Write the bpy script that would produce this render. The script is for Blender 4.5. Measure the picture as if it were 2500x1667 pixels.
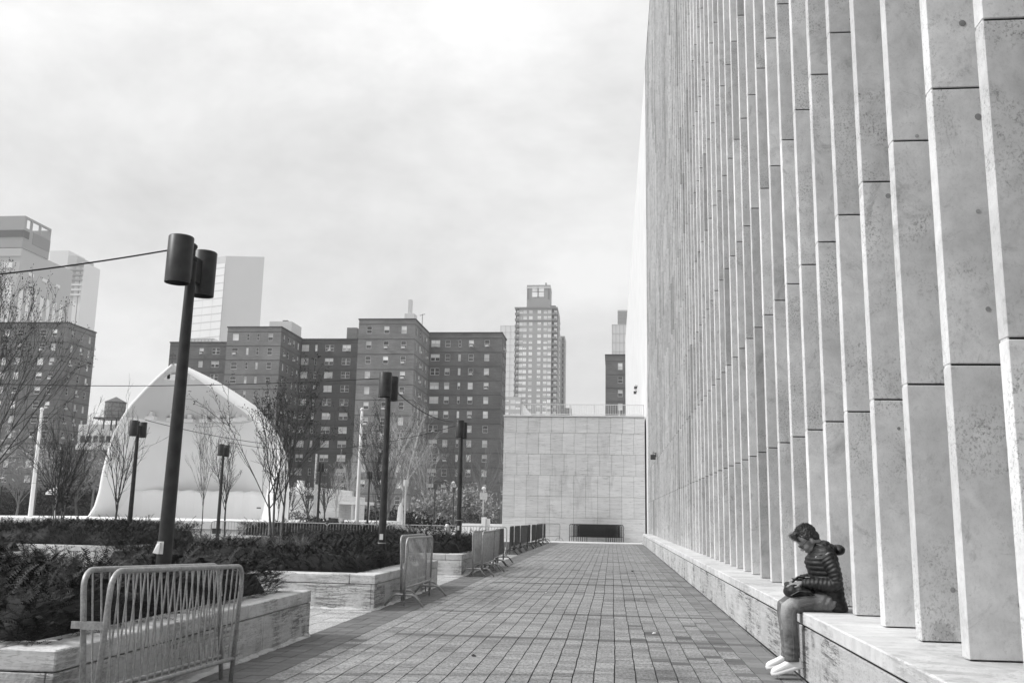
import bpy, bmesh, math, random
import numpy as np
from mathutils import Vector, Matrix
R = math.radians
PI = math.pi
random.seed(7)
for o in list(bpy.data.objects): bpy.data.objects.remove(o)
sc = bpy.context.scene
COL = sc.collection

# ------------------------------------------------------------------ camera
F = 2300.0; W0, H0 = 2500.0, 1667.0; CX, CY = 1250.0, 833.5
EYE = Vector((0, 0, 1.35))
def cam_axes():
    d = Vector(((1495-CX)/F, -(1266-CY)/F, -1)).normalized()          # world +Y seen by the camera
    u = Vector((235.0, 12320.0, -F))
    u = (u - d*u.dot(d)).normalized()                                 # world +Z
    x = d.cross(u).normalized()                                       # world +X
    return x, d, u
AX, AY, AZ = cam_axes()
M3 = Matrix((AX, AY, AZ))                 # rows: world axes in camera space -> maps camera vector to world
cam_d = bpy.data.cameras.new('camera'); cam = bpy.data.objects.new('camera', cam_d); COL.objects.link(cam)
cam.matrix_world = Matrix.Translation(EYE) @ M3.to_4x4()
cam_d.sensor_width = 36.0; cam_d.lens = 36.0*F/W0
cam_d.clip_start = 0.05; cam_d.clip_end = 6000
sc.camera = cam
def at(px, py, Y):
    """world point at depth Y (metres along the walk) under the photo pixel"""
    v = M3 @ Vector(((px-CX)/F, -(py-CY)/F, -1.0))
    return EYE + v*(Y/v.y)
def XZ(px, py, Y):
    p = at(px, py, Y); return p.x, p.z

# ------------------------------------------------------------------ light
SUN_EL, SUN_AZ = 39.0, -102.0           # from the left, a touch behind the camera
world = bpy.data.worlds.new('World'); sc.world = world; world.use_nodes = True
def setup_world():
    nt = world.node_tree; nt.nodes.clear(); N = nt.nodes.new; L = nt.links.new
    out = N('ShaderNodeOutputWorld'); bg = N('ShaderNodeBackground')
    sky = N('ShaderNodeTexSky'); sky.sky_type = 'NISHITA'; sky.sun_disc = False
    sky.sun_elevation = R(SUN_EL); sky.sun_rotation = R(SUN_AZ); sky.air_density = 1.0; sky.dust_density = 6.0; sky.ozone_density = 1.0
    bw = N('ShaderNodeRGBToBW'); L(sky.outputs[0], bw.inputs[0])
    tc = N('ShaderNodeTexCoord')
    mp = N('ShaderNodeMapping'); mp.inputs['Scale'].default_value = (1.0, 1.0, 1.7); L(tc.outputs['Generated'], mp.inputs[0])
    n1 = N('ShaderNodeTexNoise'); n1.inputs['Scale'].default_value = 3.3; n1.inputs['Detail'].default_value = 9; n1.inputs['Roughness'].default_value = .60
    n1.inputs['Distortion'].default_value = .15
    L(mp.outputs[0], n1.inputs['Vector'])
    r = N('ShaderNodeMapRange'); r.inputs['From Min'].default_value = .34; r.inputs['From Max'].default_value = .66
    r.inputs['To Min'].default_value = SKY_LO; r.inputs['To Max'].default_value = SKY_HI; L(n1.outputs[0], r.inputs[0])
    # overcast layer with the physical sky showing through a little
    k = N('ShaderNodeMath'); k.operation = 'MULTIPLY'; L(bw.outputs[0], k.inputs[0]); k.inputs[1].default_value = SKY_MIX
    a = N('ShaderNodeMath'); a.operation = 'ADD'; L(k.outputs[0], a.inputs[0]); L(r.outputs[0], a.inputs[1])
    # overcast layers are brighter towards the zenith than near the horizon
    sp = N('ShaderNodeSeparateXYZ'); L(tc.outputs['Generated'], sp.inputs[0])
    el = N('ShaderNodeMapRange'); el.interpolation_type = 'SMOOTHSTEP'
    for i, q in enumerate((.30, 1.0, 1.0, SKY_ZEN)): el.inputs[1+i].default_value = q
    L(sp.outputs[2], el.inputs[0])
    m2 = N('ShaderNodeMath'); m2.operation = 'MULTIPLY'; L(a.outputs[0], m2.inputs[0]); L(el.outputs[0], m2.inputs[1]); a = m2
    cb = N('ShaderNodeCombineColor')
    for i in range(3): L(a.outputs[0], cb.inputs[i])
    L(cb.outputs[0], bg.inputs[0]); bg.inputs[1].default_value = 0.094
    L(bg.outputs[0], out.inputs[0])
SKY_LO, SKY_HI, SKY_MIX, SKY_ZEN = 5.4, 7.9, 0.07, 2.3
setup_world()
sl = bpy.data.lights.new('sun', 'SUN'); sl.energy = 2.5; sl.angle = R(2.2); sl.color = (1, 1, 1)
sun = bpy.data.objects.new('sun', sl); COL.objects.link(sun)
sd = Vector((math.sin(R(SUN_AZ))*math.cos(R(SUN_EL)), math.cos(R(SUN_AZ))*math.cos(R(SUN_EL)), math.sin(R(SUN_EL))))
sun.rotation_euler = sd.to_track_quat('Z', 'Y').to_euler(); sun.location = (-20, 0, 40)
sc.view_settings.view_transform = 'Standard'; sc.view_settings.look = 'None'
sc.view_settings.exposure = 0.22; sc.view_settings.gamma = 1.0; sc.view_settings.use_curve_mapping = False
sc.cycles.max_bounces = 5; sc.cycles.diffuse_bounces = 3; sc.cycles.glossy_bounces = 2; sc.cycles.transmission_bounces = 4
sc.cycles.transparent_max_bounces = 6

# ------------------------------------------------------------------ helpers
class MB:
    def __init__(s): s.v = []; s.f = []
    def add(s, vs, fs):
        b = len(s.v); s.v += [tuple(v) for v in vs]; s.f += [tuple(i+b for i in f) for f in fs]; return s
    def box(s, a, b):
        (x0, y0, z0), (x1, y1, z1) = a, b
        vs = [(x0,y0,z0),(x1,y0,z0),(x1,y1,z0),(x0,y1,z0),(x0,y0,z1),(x1,y0,z1),(x1,y1,z1),(x0,y1,z1)]
        return s.add(vs, [(0,3,2,1),(4,5,6,7),(0,1,5,4),(1,2,6,5),(2,3,7,6),(3,0,4,7)])
    def quad(s, a, b, c, d): return s.add([a, b, c, d], [(0,1,2,3)])
    def prism(s, poly, z0, z1):
        n = len(poly); vs = [(x,y,z0) for x,y in poly]+[(x,y,z1) for x,y in poly]
        return s.add(vs, [tuple(range(n-1,-1,-1)), tuple(range(n,2*n))]+[(i,(i+1)%n,n+(i+1)%n,n+i) for i in range(n)])
    def tube(s, pts, r, n=6, cap=True):
        pts = [Vector(p) for p in pts]; m = len(pts)
        rs = r if isinstance(r, (list, tuple)) else [r]*m
        vs = []; prev = None
        for i, p in enumerate(pts):
            t = (pts[min(i+1, m-1)]-pts[max(i-1, 0)])
            t = t.normalized() if t.length > 1e-9 else Vector((0,0,1))
            if prev is None:
                a = Vector((0,0,1)) if abs(t.z) < .9 else Vector((1,0,0))
                u = t.cross(a).normalized()
            else:
                u = (prev - t*prev.dot(t)); u = u.normalized() if u.length > 1e-6 else t.orthogonal().normalized()
            prev = u; w = t.cross(u)
            for k in range(n):
                an = 2*PI*k/n; vs.append(p+(u*math.cos(an)+w*math.sin(an))*rs[i])
        fs = [(i*n+k, i*n+(k+1)%n, (i+1)*n+(k+1)%n, (i+1)*n+k) for i in range(m-1) for k in range(n)]
        if cap: fs += [tuple(range(n-1,-1,-1)), tuple(range((m-1)*n, m*n))]
        return s.add(vs, fs)
    def lathe(s, prof, c=(0,0,0), n=16, cap=True):
        vs = []; cx, cy, cz = c
        for r, z in prof:
            for k in range(n):
                an = 2*PI*k/n; vs.append((cx+r*math.cos(an), cy+r*math.sin(an), cz+z))
        m = len(prof)
        fs = [(i*n+k, i*n+(k+1)%n, (i+1)*n+(k+1)%n, (i+1)*n+k) for i in range(m-1) for k in range(n)]
        if cap: fs += [tuple(range(n-1,-1,-1)), tuple(range((m-1)*n, m*n))]
        return s.add(vs, fs)
    def loft(s, rings):
        """rings: list of vertex loops with equal counts"""
        n = len(rings[0]); m = len(rings); vs = [v for r in rings for v in r]
        fs = [(i*n+k, i*n+(k+1)%n, (i+1)*n+(k+1)%n, (i+1)*n+k) for i in range(m-1) for k in range(n)]
        fs += [tuple(range(n-1,-1,-1)), tuple(range((m-1)*n, m*n))]
        return s.add(vs, fs)
    def ell(s, c, r, rot=None, seg=16, rings=10):
        c = Vector(c); vs = []; rings_l = []
        for i in range(rings+1):
            th = PI*(i+.0)/rings; st = max(math.sin(th), .02); L = []
            for k in range(seg):
                ph = 2*PI*k/seg
                v = Vector((r[0]*st*math.cos(ph), r[1]*st*math.sin(ph), -r[2]*math.cos(th)))
                if rot is not None: v = rot @ v
                L.append(c+v)
            rings_l.append(L)
        return s.loft(rings_l)
    def build(s, name, mat=None, parent=None, smooth=False):
        me = bpy.data.meshes.new(name); me.from_pydata([tuple(v) for v in s.v], [], s.f)
        if smooth: me.shade_smooth()
        o = bpy.data.objects.new(name, me); COL.objects.link(o)
        if mat: me.materials.append(mat)
        if parent: o.parent = parent
        return o
def tag(o, label=None, cat=None, group=None, kind=None):
    if label: o['label'] = label
    if cat: o['category'] = cat
    if group: o['group'] = group
    if kind: o['kind'] = kind
    return o
def thing(name, label, cat, loc=(0,0,0), rz=0.0, group=None):
    o = bpy.data.objects.new(name, None); COL.objects.link(o); o.empty_display_size = .2
    o.location = loc; o.rotation_euler = (0, 0, rz); return tag(o, label, cat, group)
def kids(o): return [c for c in COL.objects if c.parent == o]
def inst(name, mesh, loc, parent=None, rot=(0,0,0), scale=None):
    o = bpy.data.objects.new(name, mesh); COL.objects.link(o); o.location = loc; o.rotation_euler = rot
    if scale: o.scale = scale
    if parent: o.parent = parent
    return o
TREE = {}
def reg(parent, child): TREE.setdefault(parent.name, []).append(child)
def copy_tree(o, parent=None, km=None):
    if km is None:
        km = {}
        for c in COL.objects:
            if c.parent: km.setdefault(c.parent.name, []).append(c)
    c = o.copy(); COL.objects.link(c); c.parent = parent
    for ch in km.get(o.name, []): copy_tree(ch, c, km)
    return c
def mesh_only(mb, name, mat, smooth=False, bevel=0.0):
    me = bpy.data.meshes.new(name); me.from_pydata([tuple(v) for v in mb.v], [], mb.f)
    if bevel:
        bm = bmesh.new(); bm.from_mesh(me); bmesh.ops.bevel(bm, geom=bm.edges[:], offset=bevel, segments=1, affect='EDGES'); bm.to_mesh(me); bm.free()
    if smooth: me.shade_smooth()
    if mat: me.materials.append(mat)
    return me
_bb = {}
def bbox_mesh(sx, sy, sz, mat, bev=.008):
    """bevelled block, origin at its bottom centre, shared between equal blocks"""
    key = (round(sx,3), round(sy,3), round(sz,3), mat.name, bev)
    if key not in _bb:
        _bb[key] = mesh_only(MB().box((-sx/2,-sy/2,0),(sx/2,sy/2,sz)), 'block', mat, bevel=bev)
    return _bb[key]

# ------------------------------------------------------------------ materials (all neutral: the photograph is black and white)
def g(v): return (v, v, v, 1)
class NT:
    def __init__(s, name):
        s.m = bpy.data.materials.new(name); s.m.use_nodes = True; s.t = s.m.node_tree; s.t.nodes.clear()
        s.out = s.N('ShaderNodeOutputMaterial'); s.b = s.N('ShaderNodeBsdfPrincipled'); s.L(s.b.outputs[0], s.out.inputs[0])
        s.pos = s.N('ShaderNodeNewGeometry').outputs['Position']; s.geo = s.t.nodes[-1]
    def N(s, k): return s.t.nodes.new(k)
    def L(s, a, b): s.t.links.new(a, b)
    def val(s, x, sock):
        if isinstance(x, (int, float)): sock.default_value = x
        else: s.L(x, sock)
    def math(s, op, a, b=0.0, clamp=False):
        n = s.N('ShaderNodeMath'); n.operation = op; n.use_clamp = clamp; s.val(a, n.inputs[0]); s.val(b, n.inputs[1]); return n.outputs[0]
    def noise(s, scale, detail=4, rough=.55, vec=None, stretch=None, dist=0.0):
        n = s.N('ShaderNodeTexNoise'); n.inputs['Scale'].default_value = scale; n.inputs['Detail'].default_value = detail
        n.inputs['Roughness'].default_value = rough; n.inputs['Distortion'].default_value = dist
        v = vec or s.pos
        if stretch:
            mp = s.N('ShaderNodeMapping'); mp.inputs['Scale'].default_value = stretch; s.L(v, mp.inputs[0]); v = mp.outputs[0]
        s.L(v, n.inputs['Vector']); return n.outputs[0]
    def rng(s, x, a, b, c, d, clamp=True):
        n = s.N('ShaderNodeMapRange'); n.clamp = clamp; s.L(x, n.inputs[0])
        for i, q in enumerate((a, b, c, d)): n.inputs[1+i].default_value = q
        return n.outputs[0]
    def rnd(s):
        oi = s.N('ShaderNodeObjectInfo').outputs['Random']
        return s.math('FRACT', s.math('ADD', oi, s.geo.outputs['Random Per Island']))
    def color(s, v):
        c = s.N('ShaderNodeCombineColor')
        for i in range(3): s.L(v, c.inputs[i])
        s.L(c.outputs[0], s.b.inputs['Base Color'])
    def bump(s, h, strength=.4, dist=.01):
        b = s.N('ShaderNodeBump'); b.inputs['Strength'].default_value = strength; b.inputs['Distance'].default_value = dist
        s.L(h, b.inputs['Height']); s.L(b.outputs[0], s.b.inputs['Normal'])
    def fin(s, rough=.7, metal=0.0, spec=.3):
        s.b.inputs['Roughness'].default_value = rough; s.b.inputs['Metallic'].default_value = metal
        s.b.inputs['Specular IOR Level'].default_value = spec; return s.m
def simple(name, v, rough=.6, var=.12, scale=6, metal=0.0, spec=.3, isl=0.0, bump=0.0, bscale=40):
    t = NT(name); x = t.rng(t.noise(scale, 5), .3, .7, v*(1-var), v*(1+var))
    if isl: x = t.math('MULTIPLY', x, t.rng(t.rnd(), 0, 1, 1-isl, 1+isl))
    t.color(x)
    if bump: t.bump(t.noise(bscale, 3), bump, .01)
    return t.fin(rough, metal, spec)

def travertine_fin():
    t = NT('travertine_fin')
    ov = t.N('ShaderNodeVectorMath'); ov.operation = 'ADD'; ok = t.math('MULTIPLY', t.rnd(), 37.0); oc = t.N('ShaderNodeCombineXYZ')
    for i in range(3): t.L(ok, oc.inputs[i])
    t.L(t.pos, ov.inputs[0]); t.L(oc.outputs[0], ov.inputs[1]); OFF = ov.outputs[0]
    base = t.rng(t.rnd(), 0, 1, .60, .80)
    odd = t.math('GREATER_THAN', t.rnd(), .955)                        # a few darker slabs
    base = t.math('MULTIPLY', base, t.rng(odd, 0, 1, 1, .62))
    mot = t.rng(t.noise(1.7, 8, .62, dist=.6), .35, .65, .87, 1.10)
    mot2 = t.rng(t.noise(9, 6, .6), .3, .7, .90, 1.08)
    v = t.math('MULTIPLY', t.math('MULTIPLY', base, mot), mot2)
    cl = t.rng(t.noise(1.25, 8, .72, vec=OFF, dist=.8), .48, .62, 0, 1)           # clusters of pits
    pit = t.rng(t.noise(60, 6, .78, stretch=(1,1,.8), dist=.3), .515, .60, 0, 1)
    pit = t.math('MULTIPLY', pit, t.rng(cl, 0, 1, .14, 1))
    v = t.math('MULTIPLY', v, t.rng(pit, 0, 1, 1, .44))
    stain = t.rng(t.noise(1.6, 9, .78, stretch=(1,1,.8), dist=1.0), .56, .70, 1, .70)
    v = t.math('MULTIPLY', v, stain)
    # each slab carries its own pattern: offset the lookup by the slab's random number
    vein = t.rng(t.noise(2.6, 10, .74, vec=OFF, stretch=(1,1,.45), dist=1.6), .60, .66, 1, .74)
    blot = t.rng(t.noise(5.5, 8, .70, vec=OFF, dist=1.2), .58, .68, 1, .80)
    v = t.math('MULTIPLY', t.math('MULTIPLY', v, vein), blot)
    t.color(v); t.bump(t.rng(pit, 0, 1, 1, 0), .35, .006); return t.fin(.75, 0, .2)
def travertine_bed(name, lo=.50, hi=.62, pits=1.0, stretch=(1.2,1.2,16)):
    """stone with horizontal bedding, pits and ragged dark seams"""
    t = NT(name)
    base = t.rng(t.rnd(), 0, 1, lo, hi)
    bed = t.rng(t.noise(1.6, 6, .6, stretch=stretch, dist=.3), .3, .7, .82, 1.08)
    mot = t.rng(t.noise(3.0, 6, .6), .3, .7, .90, 1.07)
    v = t.math('MULTIPLY', t.math('MULTIPLY', base, bed), mot)
    cl = t.rng(t.noise(1.15, 6, .66, dist=.8), .46, .58, 0, 1)
    seam = t.rng(t.noise(2.2, 9, .74, stretch=(1,1,17), dist=.7), .50, .54, 0, 1)
    seam = t.math('MULTIPLY', seam, cl)
    pit = t.math('MULTIPLY', t.rng(t.noise(34, 4, .7, stretch=(.7,.7,2.6)), .56, .61, 0, 1), t.rng(cl, 0, 1, .30, 1))
    dk = t.math('MAXIMUM', t.math('MULTIPLY', seam, .9*pits), t.math('MULTIPLY', pit, pits), True)
    v = t.math('MULTIPLY', v, t.rng(dk, 0, 1, 1, .26))
    t.color(v); t.bump(t.rng(dk, 0, 1, 1, 0), .6, .012); return t.fin(.8, 0, .2)
def stained_wall():
    t = NT('weathered_panel')
    base = t.rng(t.rnd(), 0, 1, .64, .73)
    bed = t.rng(t.noise(1.2, 7, .65, stretch=(.6,.6,7)), .3, .7, .84, 1.08)
    v = t.math('MULTIPLY', base, bed)
    st = t.rng(t.noise(.8, 6, .66, stretch=(1.5,1,.5), dist=.5), .56, .74, 1, .74)
    v = t.math('MULTIPLY', v, st)
    ln = t.rng(t.noise(2.5, 5, .7, stretch=(.6,.6,9)), .56, .62, 1, .66)
    v = t.math('MULTIPLY', v, ln)
    t.color(v); return t.fin(.85, 0, .15)
def paver(name, lo, hi, spark=True):
    t = NT(name)
    v = t.rng(t.rnd(), 0, 1, lo, hi)
    dkp = t.math('GREATER_THAN', t.rnd(), .965)
    if spark: v = t.math('MULTIPLY', v, t.rng(dkp, 0, 1, 1, .66))
    big = t.rng(t.noise(.7, 6, .6, stretch=(1,.6,1)), .32, .7, .86, 1.10)
    v = t.math('MULTIPLY', v, big)
    if spark:
        v = t.math('MULTIPLY', v, t.rng(t.noise(34, 5, .85, stretch=(1,.55,1)), .34, .66, .40, 1.62))
    else:
        v = t.math('MULTIPLY', v, t.rng(t.noise(30, 3, .6), .3, .7, .9, 1.1))
    v = t.math('MULTIPLY', v, t.rng(t.noise(9, 3, .6), .66, .70, 1, .72))      # gum and damp spots
    v = t.math('MULTIPLY', v, t.rng(t.noise(1.3, 7, .72, stretch=(1,.5,1), dist=.8), .56, .70, 1, .82))
    t.color(v); t.bump(t.noise(110, 2), .25, .004); return t.fin(.85, 0, .2)
def brickwork(name, lo, hi):
    t = NT(name)
    n = t.rng(t.noise(.22, 6, .6), .3, .7, lo, hi)
    rows = t.rng(t.noise(1.0, 3, .6, stretch=(.5,.5,6)), .3, .7, .82, 1.18)
    sp = t.rng(t.noise(7, 3, .7), .3, .7, .85, 1.15)
    v = t.math('MULTIPLY', t.math('MULTIPLY', n, rows), sp)
    t.color(v); return t.fin(.9, 0, .1)
def galv():
    t = NT('galvanised_steel')
    v = t.rng(t.noise(14, 5, .6), .3, .7, .27, .43)
    w = t.rng(t.noise(70, 3, .6), .35, .65, .82, 1.15)
    t.color(t.math('MULTIPLY', v, w)); return t.fin(.45, .35, .5)

M = {}
M['fin'] = travertine_fin()
M['ledge'] = travertine_bed('travertine_ledge', .50, .60)
M['coping'] = travertine_bed('travertine_coping', .60, .70, .35, (1.2,4,3))
M['planter'] = travertine_bed('travertine_planter', .60, .70, .9)
M['pcoping'] = travertine_bed('planter_coping', .62, .72, .6, (3,3,3))
M['panel'] = stained_wall()
M['smoothwall'] = simple('pale_stone_wall', .62, .8, .06, .5, isl=.03)
M['dark_joint'] = simple('joint_shadow', .035, .9)
M['mortar'] = simple('grey_mortar', .22, .9)
M['paver'] = paver('granular_paver', .215, .305)
M['paver_pale'] = paver('pale_paver', .36, .46)
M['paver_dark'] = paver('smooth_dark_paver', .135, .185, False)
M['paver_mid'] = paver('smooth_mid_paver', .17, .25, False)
M['paver_band'] = paver('band_paver', .115, .15, False)
M['bed'] = simple('paving_bed', .05, .95)
M['ground'] = simple('pale_paving', .42, .9, .10, .25)
M['kerb'] = simple('white_stone', .72, .7, .05, 3)
M['galv'] = galv()
M['galv_dark'] = simple('weathered_steel', .085, .5, .3, 20, .4, .4)
M['lamp'] = simple('dark_lamp_paint', .035, .45, .35, 9, 0, .35)
M['lampin'] = simple('lamp_inside', .16, .5, .3, 12)
M['pale_metal'] = simple('pale_metal', .45, .5, .15, 8)
M['soil'] = simple('soil', .03, .95, .3, 20)
M['leaf'] = simple('yew_needles', .013, .6, .35, 5, 0, .25, isl=.6)
M['leaf2'] = simple('shrub_leaves', .07, .6, .3, 4, 0, .3, isl=.5)
M['leaf_pale'] = simple('pale_blossom_leaves', .26, .7, .3, 2, 0, .2, isl=.4)
M['straw'] = simple('dry_grass', .26, .7, .3, 6, 0, .2, isl=.5)
M['bark'] = simple('smooth_bark', .15, .8, .35, 14)
M['bark_dark'] = simple('dark_bark', .06, .85, .3, 10)
M['bark_pale'] = simple('pale_bark', .33, .8, .3, 5)
M['pod'] = simple('seed_pods', .025, .8)
M['brick'] = brickwork('brown_brick', .09, .145)
M['brick2'] = brickwork('lighter_brick', .125, .205)
M['brick3'] = brickwork('dark_brick', .065, .095)
M['sash'] = simple('window_sash', .55, .5, .1)
M['pane_dark'] = simple('dark_pane', .05, .15, .3, .3, 0, .8, isl=.5)
M['pane_blind'] = simple('pane_with_blind', .58, .4, .2, .3, 0, .6, isl=.35)
M['ac'] = simple('air_conditioner_case', .50, .5, .1)
M['lintel'] = simple('string_course', .045, .9)
M['cable'] = simple('black_cable', .015, .6)
M['paper'] = simple('paper_notice', .75, .8, .04)

exec_order = []
# ------------------------------------------------------------------ ground and walkway
WX0, WX1 = -3.39, 1.67                       # planter line to ledge face
def build_ground():
    mb = MB(); mb.box((-1500, -60, -.5), (1500, 3000, -.022))
    tag(mb.build('ground', M['ground']), kind='structure')
    base = MB().box((WX0-20, -6, -.3), (WX1+.05, 53.2, -.018)).build('walkway', M['bed']); tag(base, kind='structure')
    rnd = random.Random(3)
    cw, ch = .1795, .176
    near = []; rest = {'paver': MB(), 'paver_mid': MB(), 'paver_dark': MB(), 'paver_band': MB(), 'paver_pale': MB()}
    ncol = int((WX1-WX0)/cw)
    bands = [11.13, 14.0, 18.0, 20.2, 22.1, 25.7, 30.7, 38.7]
    def wob(x, y):
        rr_ = random.Random(int(round(x*1000))*7919+int(round(y/ch)/2)); return rr_.uniform(-.0042,.0042)+.004*math.sin(y*.7+x*2.1)+(.014*math.sin((y-15)*.6) if x < 0 else 0)*math.exp(-((y-17)/3)**2)
    rows = int(59/ch)
    cand = []
    for j in range(rows):
        y0 = -5.5+j*ch
        if y0 > 53: break
        for i in range(ncol+1):
            x0 = WX0+i*cw; x1 = min(x0+cw, WX1-.004)
            if x1-x0 < .03: continue
            yc = y0+ch/2
            key = 'paver'
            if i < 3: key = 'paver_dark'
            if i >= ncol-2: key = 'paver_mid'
            if i == 3 and rnd.random() < .12: key = 'paver_dark'
            if i == ncol-3 and rnd.random() < .2: key = 'paver_dark'
            if i > 4 and any(abs(yc-b) < (.17 if k % 2 == 0 else .10) for k, b in enumerate(bands)): key = 'paver_band'
            if key == 'paver' and 5 < i and abs(x0-.75) < .6 and 7 < yc < 13 and rnd.random() < .10: key = 'paver_band'
            h = rnd.uniform(-.0015, .0015)
            off = (i*.37 % 1)*ch*0.0
            gx = .0054 if key != 'paver_dark' else .003
            a0 = x0+gx+wob(x0, y0); a1 = x1-gx+wob(x1, y0); b0 = x0+gx+wob(x0, y0+ch); b1 = x1-gx+wob(x1, y0+ch)
            gy = rnd.choice((.0016,.0022,.0040)); ya, yb = y0+gy+off, y0+ch-gy+off
            lim = WX1-.003; a0, a1, b0, b1 = [min(q, lim) for q in (a0, a1, b0, b1)]
            vs = [(a0,ya,-.017),(a1,ya,-.017),(b1,yb,-.017),(b0,yb,-.017),(a0,ya,h),(a1,ya,h),(b1,yb,h),(b0,yb,h)]
            fs = [(4,5,6,7),(0,1,5,4),(1,2,6,5),(2,3,7,6),(3,0,4,7)]
            # visible in the frame and near -> its own object
            px = 1495+(x0/yc)*F if yc > 1 else -1
            vis = yc > 7.75 and -60 < px < 2520
            cand.append((0 if (vis and yc < 10.4) else 1, yc, key, vs, fs))
    cand.sort(key=lambda c: (c[0], c[1]))
    n = 0
    for c in cand:
        if c[0] == 0 and n < 296:
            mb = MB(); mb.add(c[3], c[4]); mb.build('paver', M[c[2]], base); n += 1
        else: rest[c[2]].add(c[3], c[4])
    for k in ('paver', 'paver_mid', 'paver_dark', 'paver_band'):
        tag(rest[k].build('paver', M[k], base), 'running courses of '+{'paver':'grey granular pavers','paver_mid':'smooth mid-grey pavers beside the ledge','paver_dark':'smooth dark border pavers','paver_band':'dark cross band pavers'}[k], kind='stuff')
    # pale pavers between the planters
    mb = MB(); cw2 = .30
    for (y0, y1) in ((10.78, 13.6), (18.72, 21.6), (26.8, 34.9)):
        for j in range(int((y1-y0)/ch)):
            for i in range(int(14/cw2)):
                x1 = WX0-i*cw2; ya = y0+j*ch
                w0 = wob(x1, ya)*.4
                mb.box((x1-cw2+.004+w0, ya+.002, -.017), (x1-.004+w0, ya+ch-.002, rnd.uniform(-.0015,.0015)))
    tag(mb.build('paver', M['paver_pale'], base), 'paler pavers in the gaps between the planters', kind='stuff')
    # white kerb and apron before the end wall
    k = MB()
    x = -3.6
    while x < 1.6:
        k.box((x+.004, 53.6, -.1), (min(x+1.5, 1.66)-.004, 55.6, .02)); x += 1.5
    tag(k.build('kerb', M['kerb']), kind='structure')
    tag(MB().box((-30, 53.3, -.2), (2.0, 58, -.012)).build('apron', M['ground']), kind='structure')

# ------------------------------------------------------------------ ledge, fins, hall
def build_ledge():
    L = thing('ledge_wall', 'long low travertine ledge with slab coping running along the foot of the fins', 'wall', (WX1, 0, 0))
    y = -3.0; rnd = random.Random(5)
    MB().box((.02, -3, 0), (1.32, 53, .45)).build('core', M['dark_joint'], L)
    while y < 52.9:
        ln = min(rnd.choice([1.6, 1.9, 2.1]), 53-y)
        inst('coping_stone', bbox_mesh(1.33, ln-.008, .112, M['coping'], .01), (1.33/2-.006+rnd.uniform(-.003,.003), y+ln/2, .465), L); y += ln
    y = -3.4
    while y < 52.9:
        ln = min(rnd.choice([1.5, 1.9, 2.3]), 53-y)
        inst('face_stone', bbox_mesh(.05, ln-.007, .447, M['ledge'], .006), (.029+rnd.uniform(-.003,.003), y+ln/2, .0), L); y += ln
    inst('face_stone', bbox_mesh(1.28, .05, .447, M['ledge'], .006), (.7, 53.02, 0), L)

FX, FPITCH, FT, FD = 2.06, .866, .120, 1.0
ZT = 29.15
def lim_z(y): return min(.62*y+3, ZT-.05)
def build_hall():
    H = thing('concert_hall', 'tall hall faced with close-set vertical travertine fins above the ledge', 'building', (FX, 0, 0))
    hz = [.582]; 
    while hz[-1] < ZT-.1: hz.append(2.32 if len(hz) == 1 else min(hz[-1]+1.81, ZT))
    y = 5.955 - FPITCH*9; n = 0
    while y < 55.4:
        near = 4.5 < y < 23.5
        fy = y                                    # near face (towards the camera)
        mb = MB(); mb.box((.012, fy+.012, .585), (FD, fy+FT-.012, ZT-.02))       # recessed core: its face shows only in the joints
        fin = mb.build('fin', M['dark_joint'], H)
        if near: MB().box((.004, fy+.013, .585), (.0118, fy+FT-.013, lim_z(y))).build('joint_filler', M['fin'], fin)
        rest = MB(); lim = .62*y+2.4
        for a, b in zip(hz[:-1], hz[1:]):
            if near and a < lim:
                inst('stone_panel', bbox_mesh(FD-.02, FT, b-a-.014, M['fin'], .004), ((FD-.02)/2, fy+FT/2, a+.005), fin)
            else: rest.box((0, fy, a+.005), (FD-.02, fy+FT, b-.006))
        if rest.v:
            r = rest.build('stone_panel', M['fin'], fin); tag(r, kind='stuff')
        y += FPITCH; n += 1
    MB().box((.95, -6, 0), (14, 55.6, ZT-.05)).build('rear_wall', M['mortar'], H)
    # round repair plugs and dark scars on the near fins
    rnd = random.Random(11)
    y = 5.955-FPITCH
    while y < 17:
        mb = MB(); zz = .9
        while zz < .62*y+2.4:
            x = rnd.choice((.22,.30,.34,.52))+rnd.uniform(-.05,.06); r = .019*rnd.uniform(.7,1.2); z = zz+rnd.uniform(-.06,.06)
            ring = [(x+r*math.cos(2*PI*k/10), y-.002, z+r*math.sin(2*PI*k/10)) for k in range(10)]
            ring2 = [(p[0], y+.004, p[2]) for p in ring]
            mb.loft([ring2, ring]); zz += .70+rnd.uniform(-.2,.3)
        tag(mb.build('repair_plug', M['plug'], H), kind='stuff'); y += FPITCH
    # the plain sunlit wing wall that carries the building on behind the terrace wall
    w = MB(); yy = 55.6
    while yy < 146:
        for zz in np.arange(0, ZT, 1.835): w.box((-.001, yy+.006, zz+.004), (.3, yy+1.79, min(zz+1.83, ZT)))
        yy += 1.8
    tag(w.build('wing_wall', M['smoothwall'], H), 'plain pale wing wall beyond the last fin')
    MB().box((.1, 55.65, 0), (14, 146, ZT-.05)).build('wing_core', M['mortar'], H)
    MB().box((-.02, -6, ZT-.03), (14.1, 55.6, ZT+.25)).build('roof_edge', M['smoothwall'], H)
M['plug'] = simple('repair_mortar', .32, .9, .2, 30, isl=.2)

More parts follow.
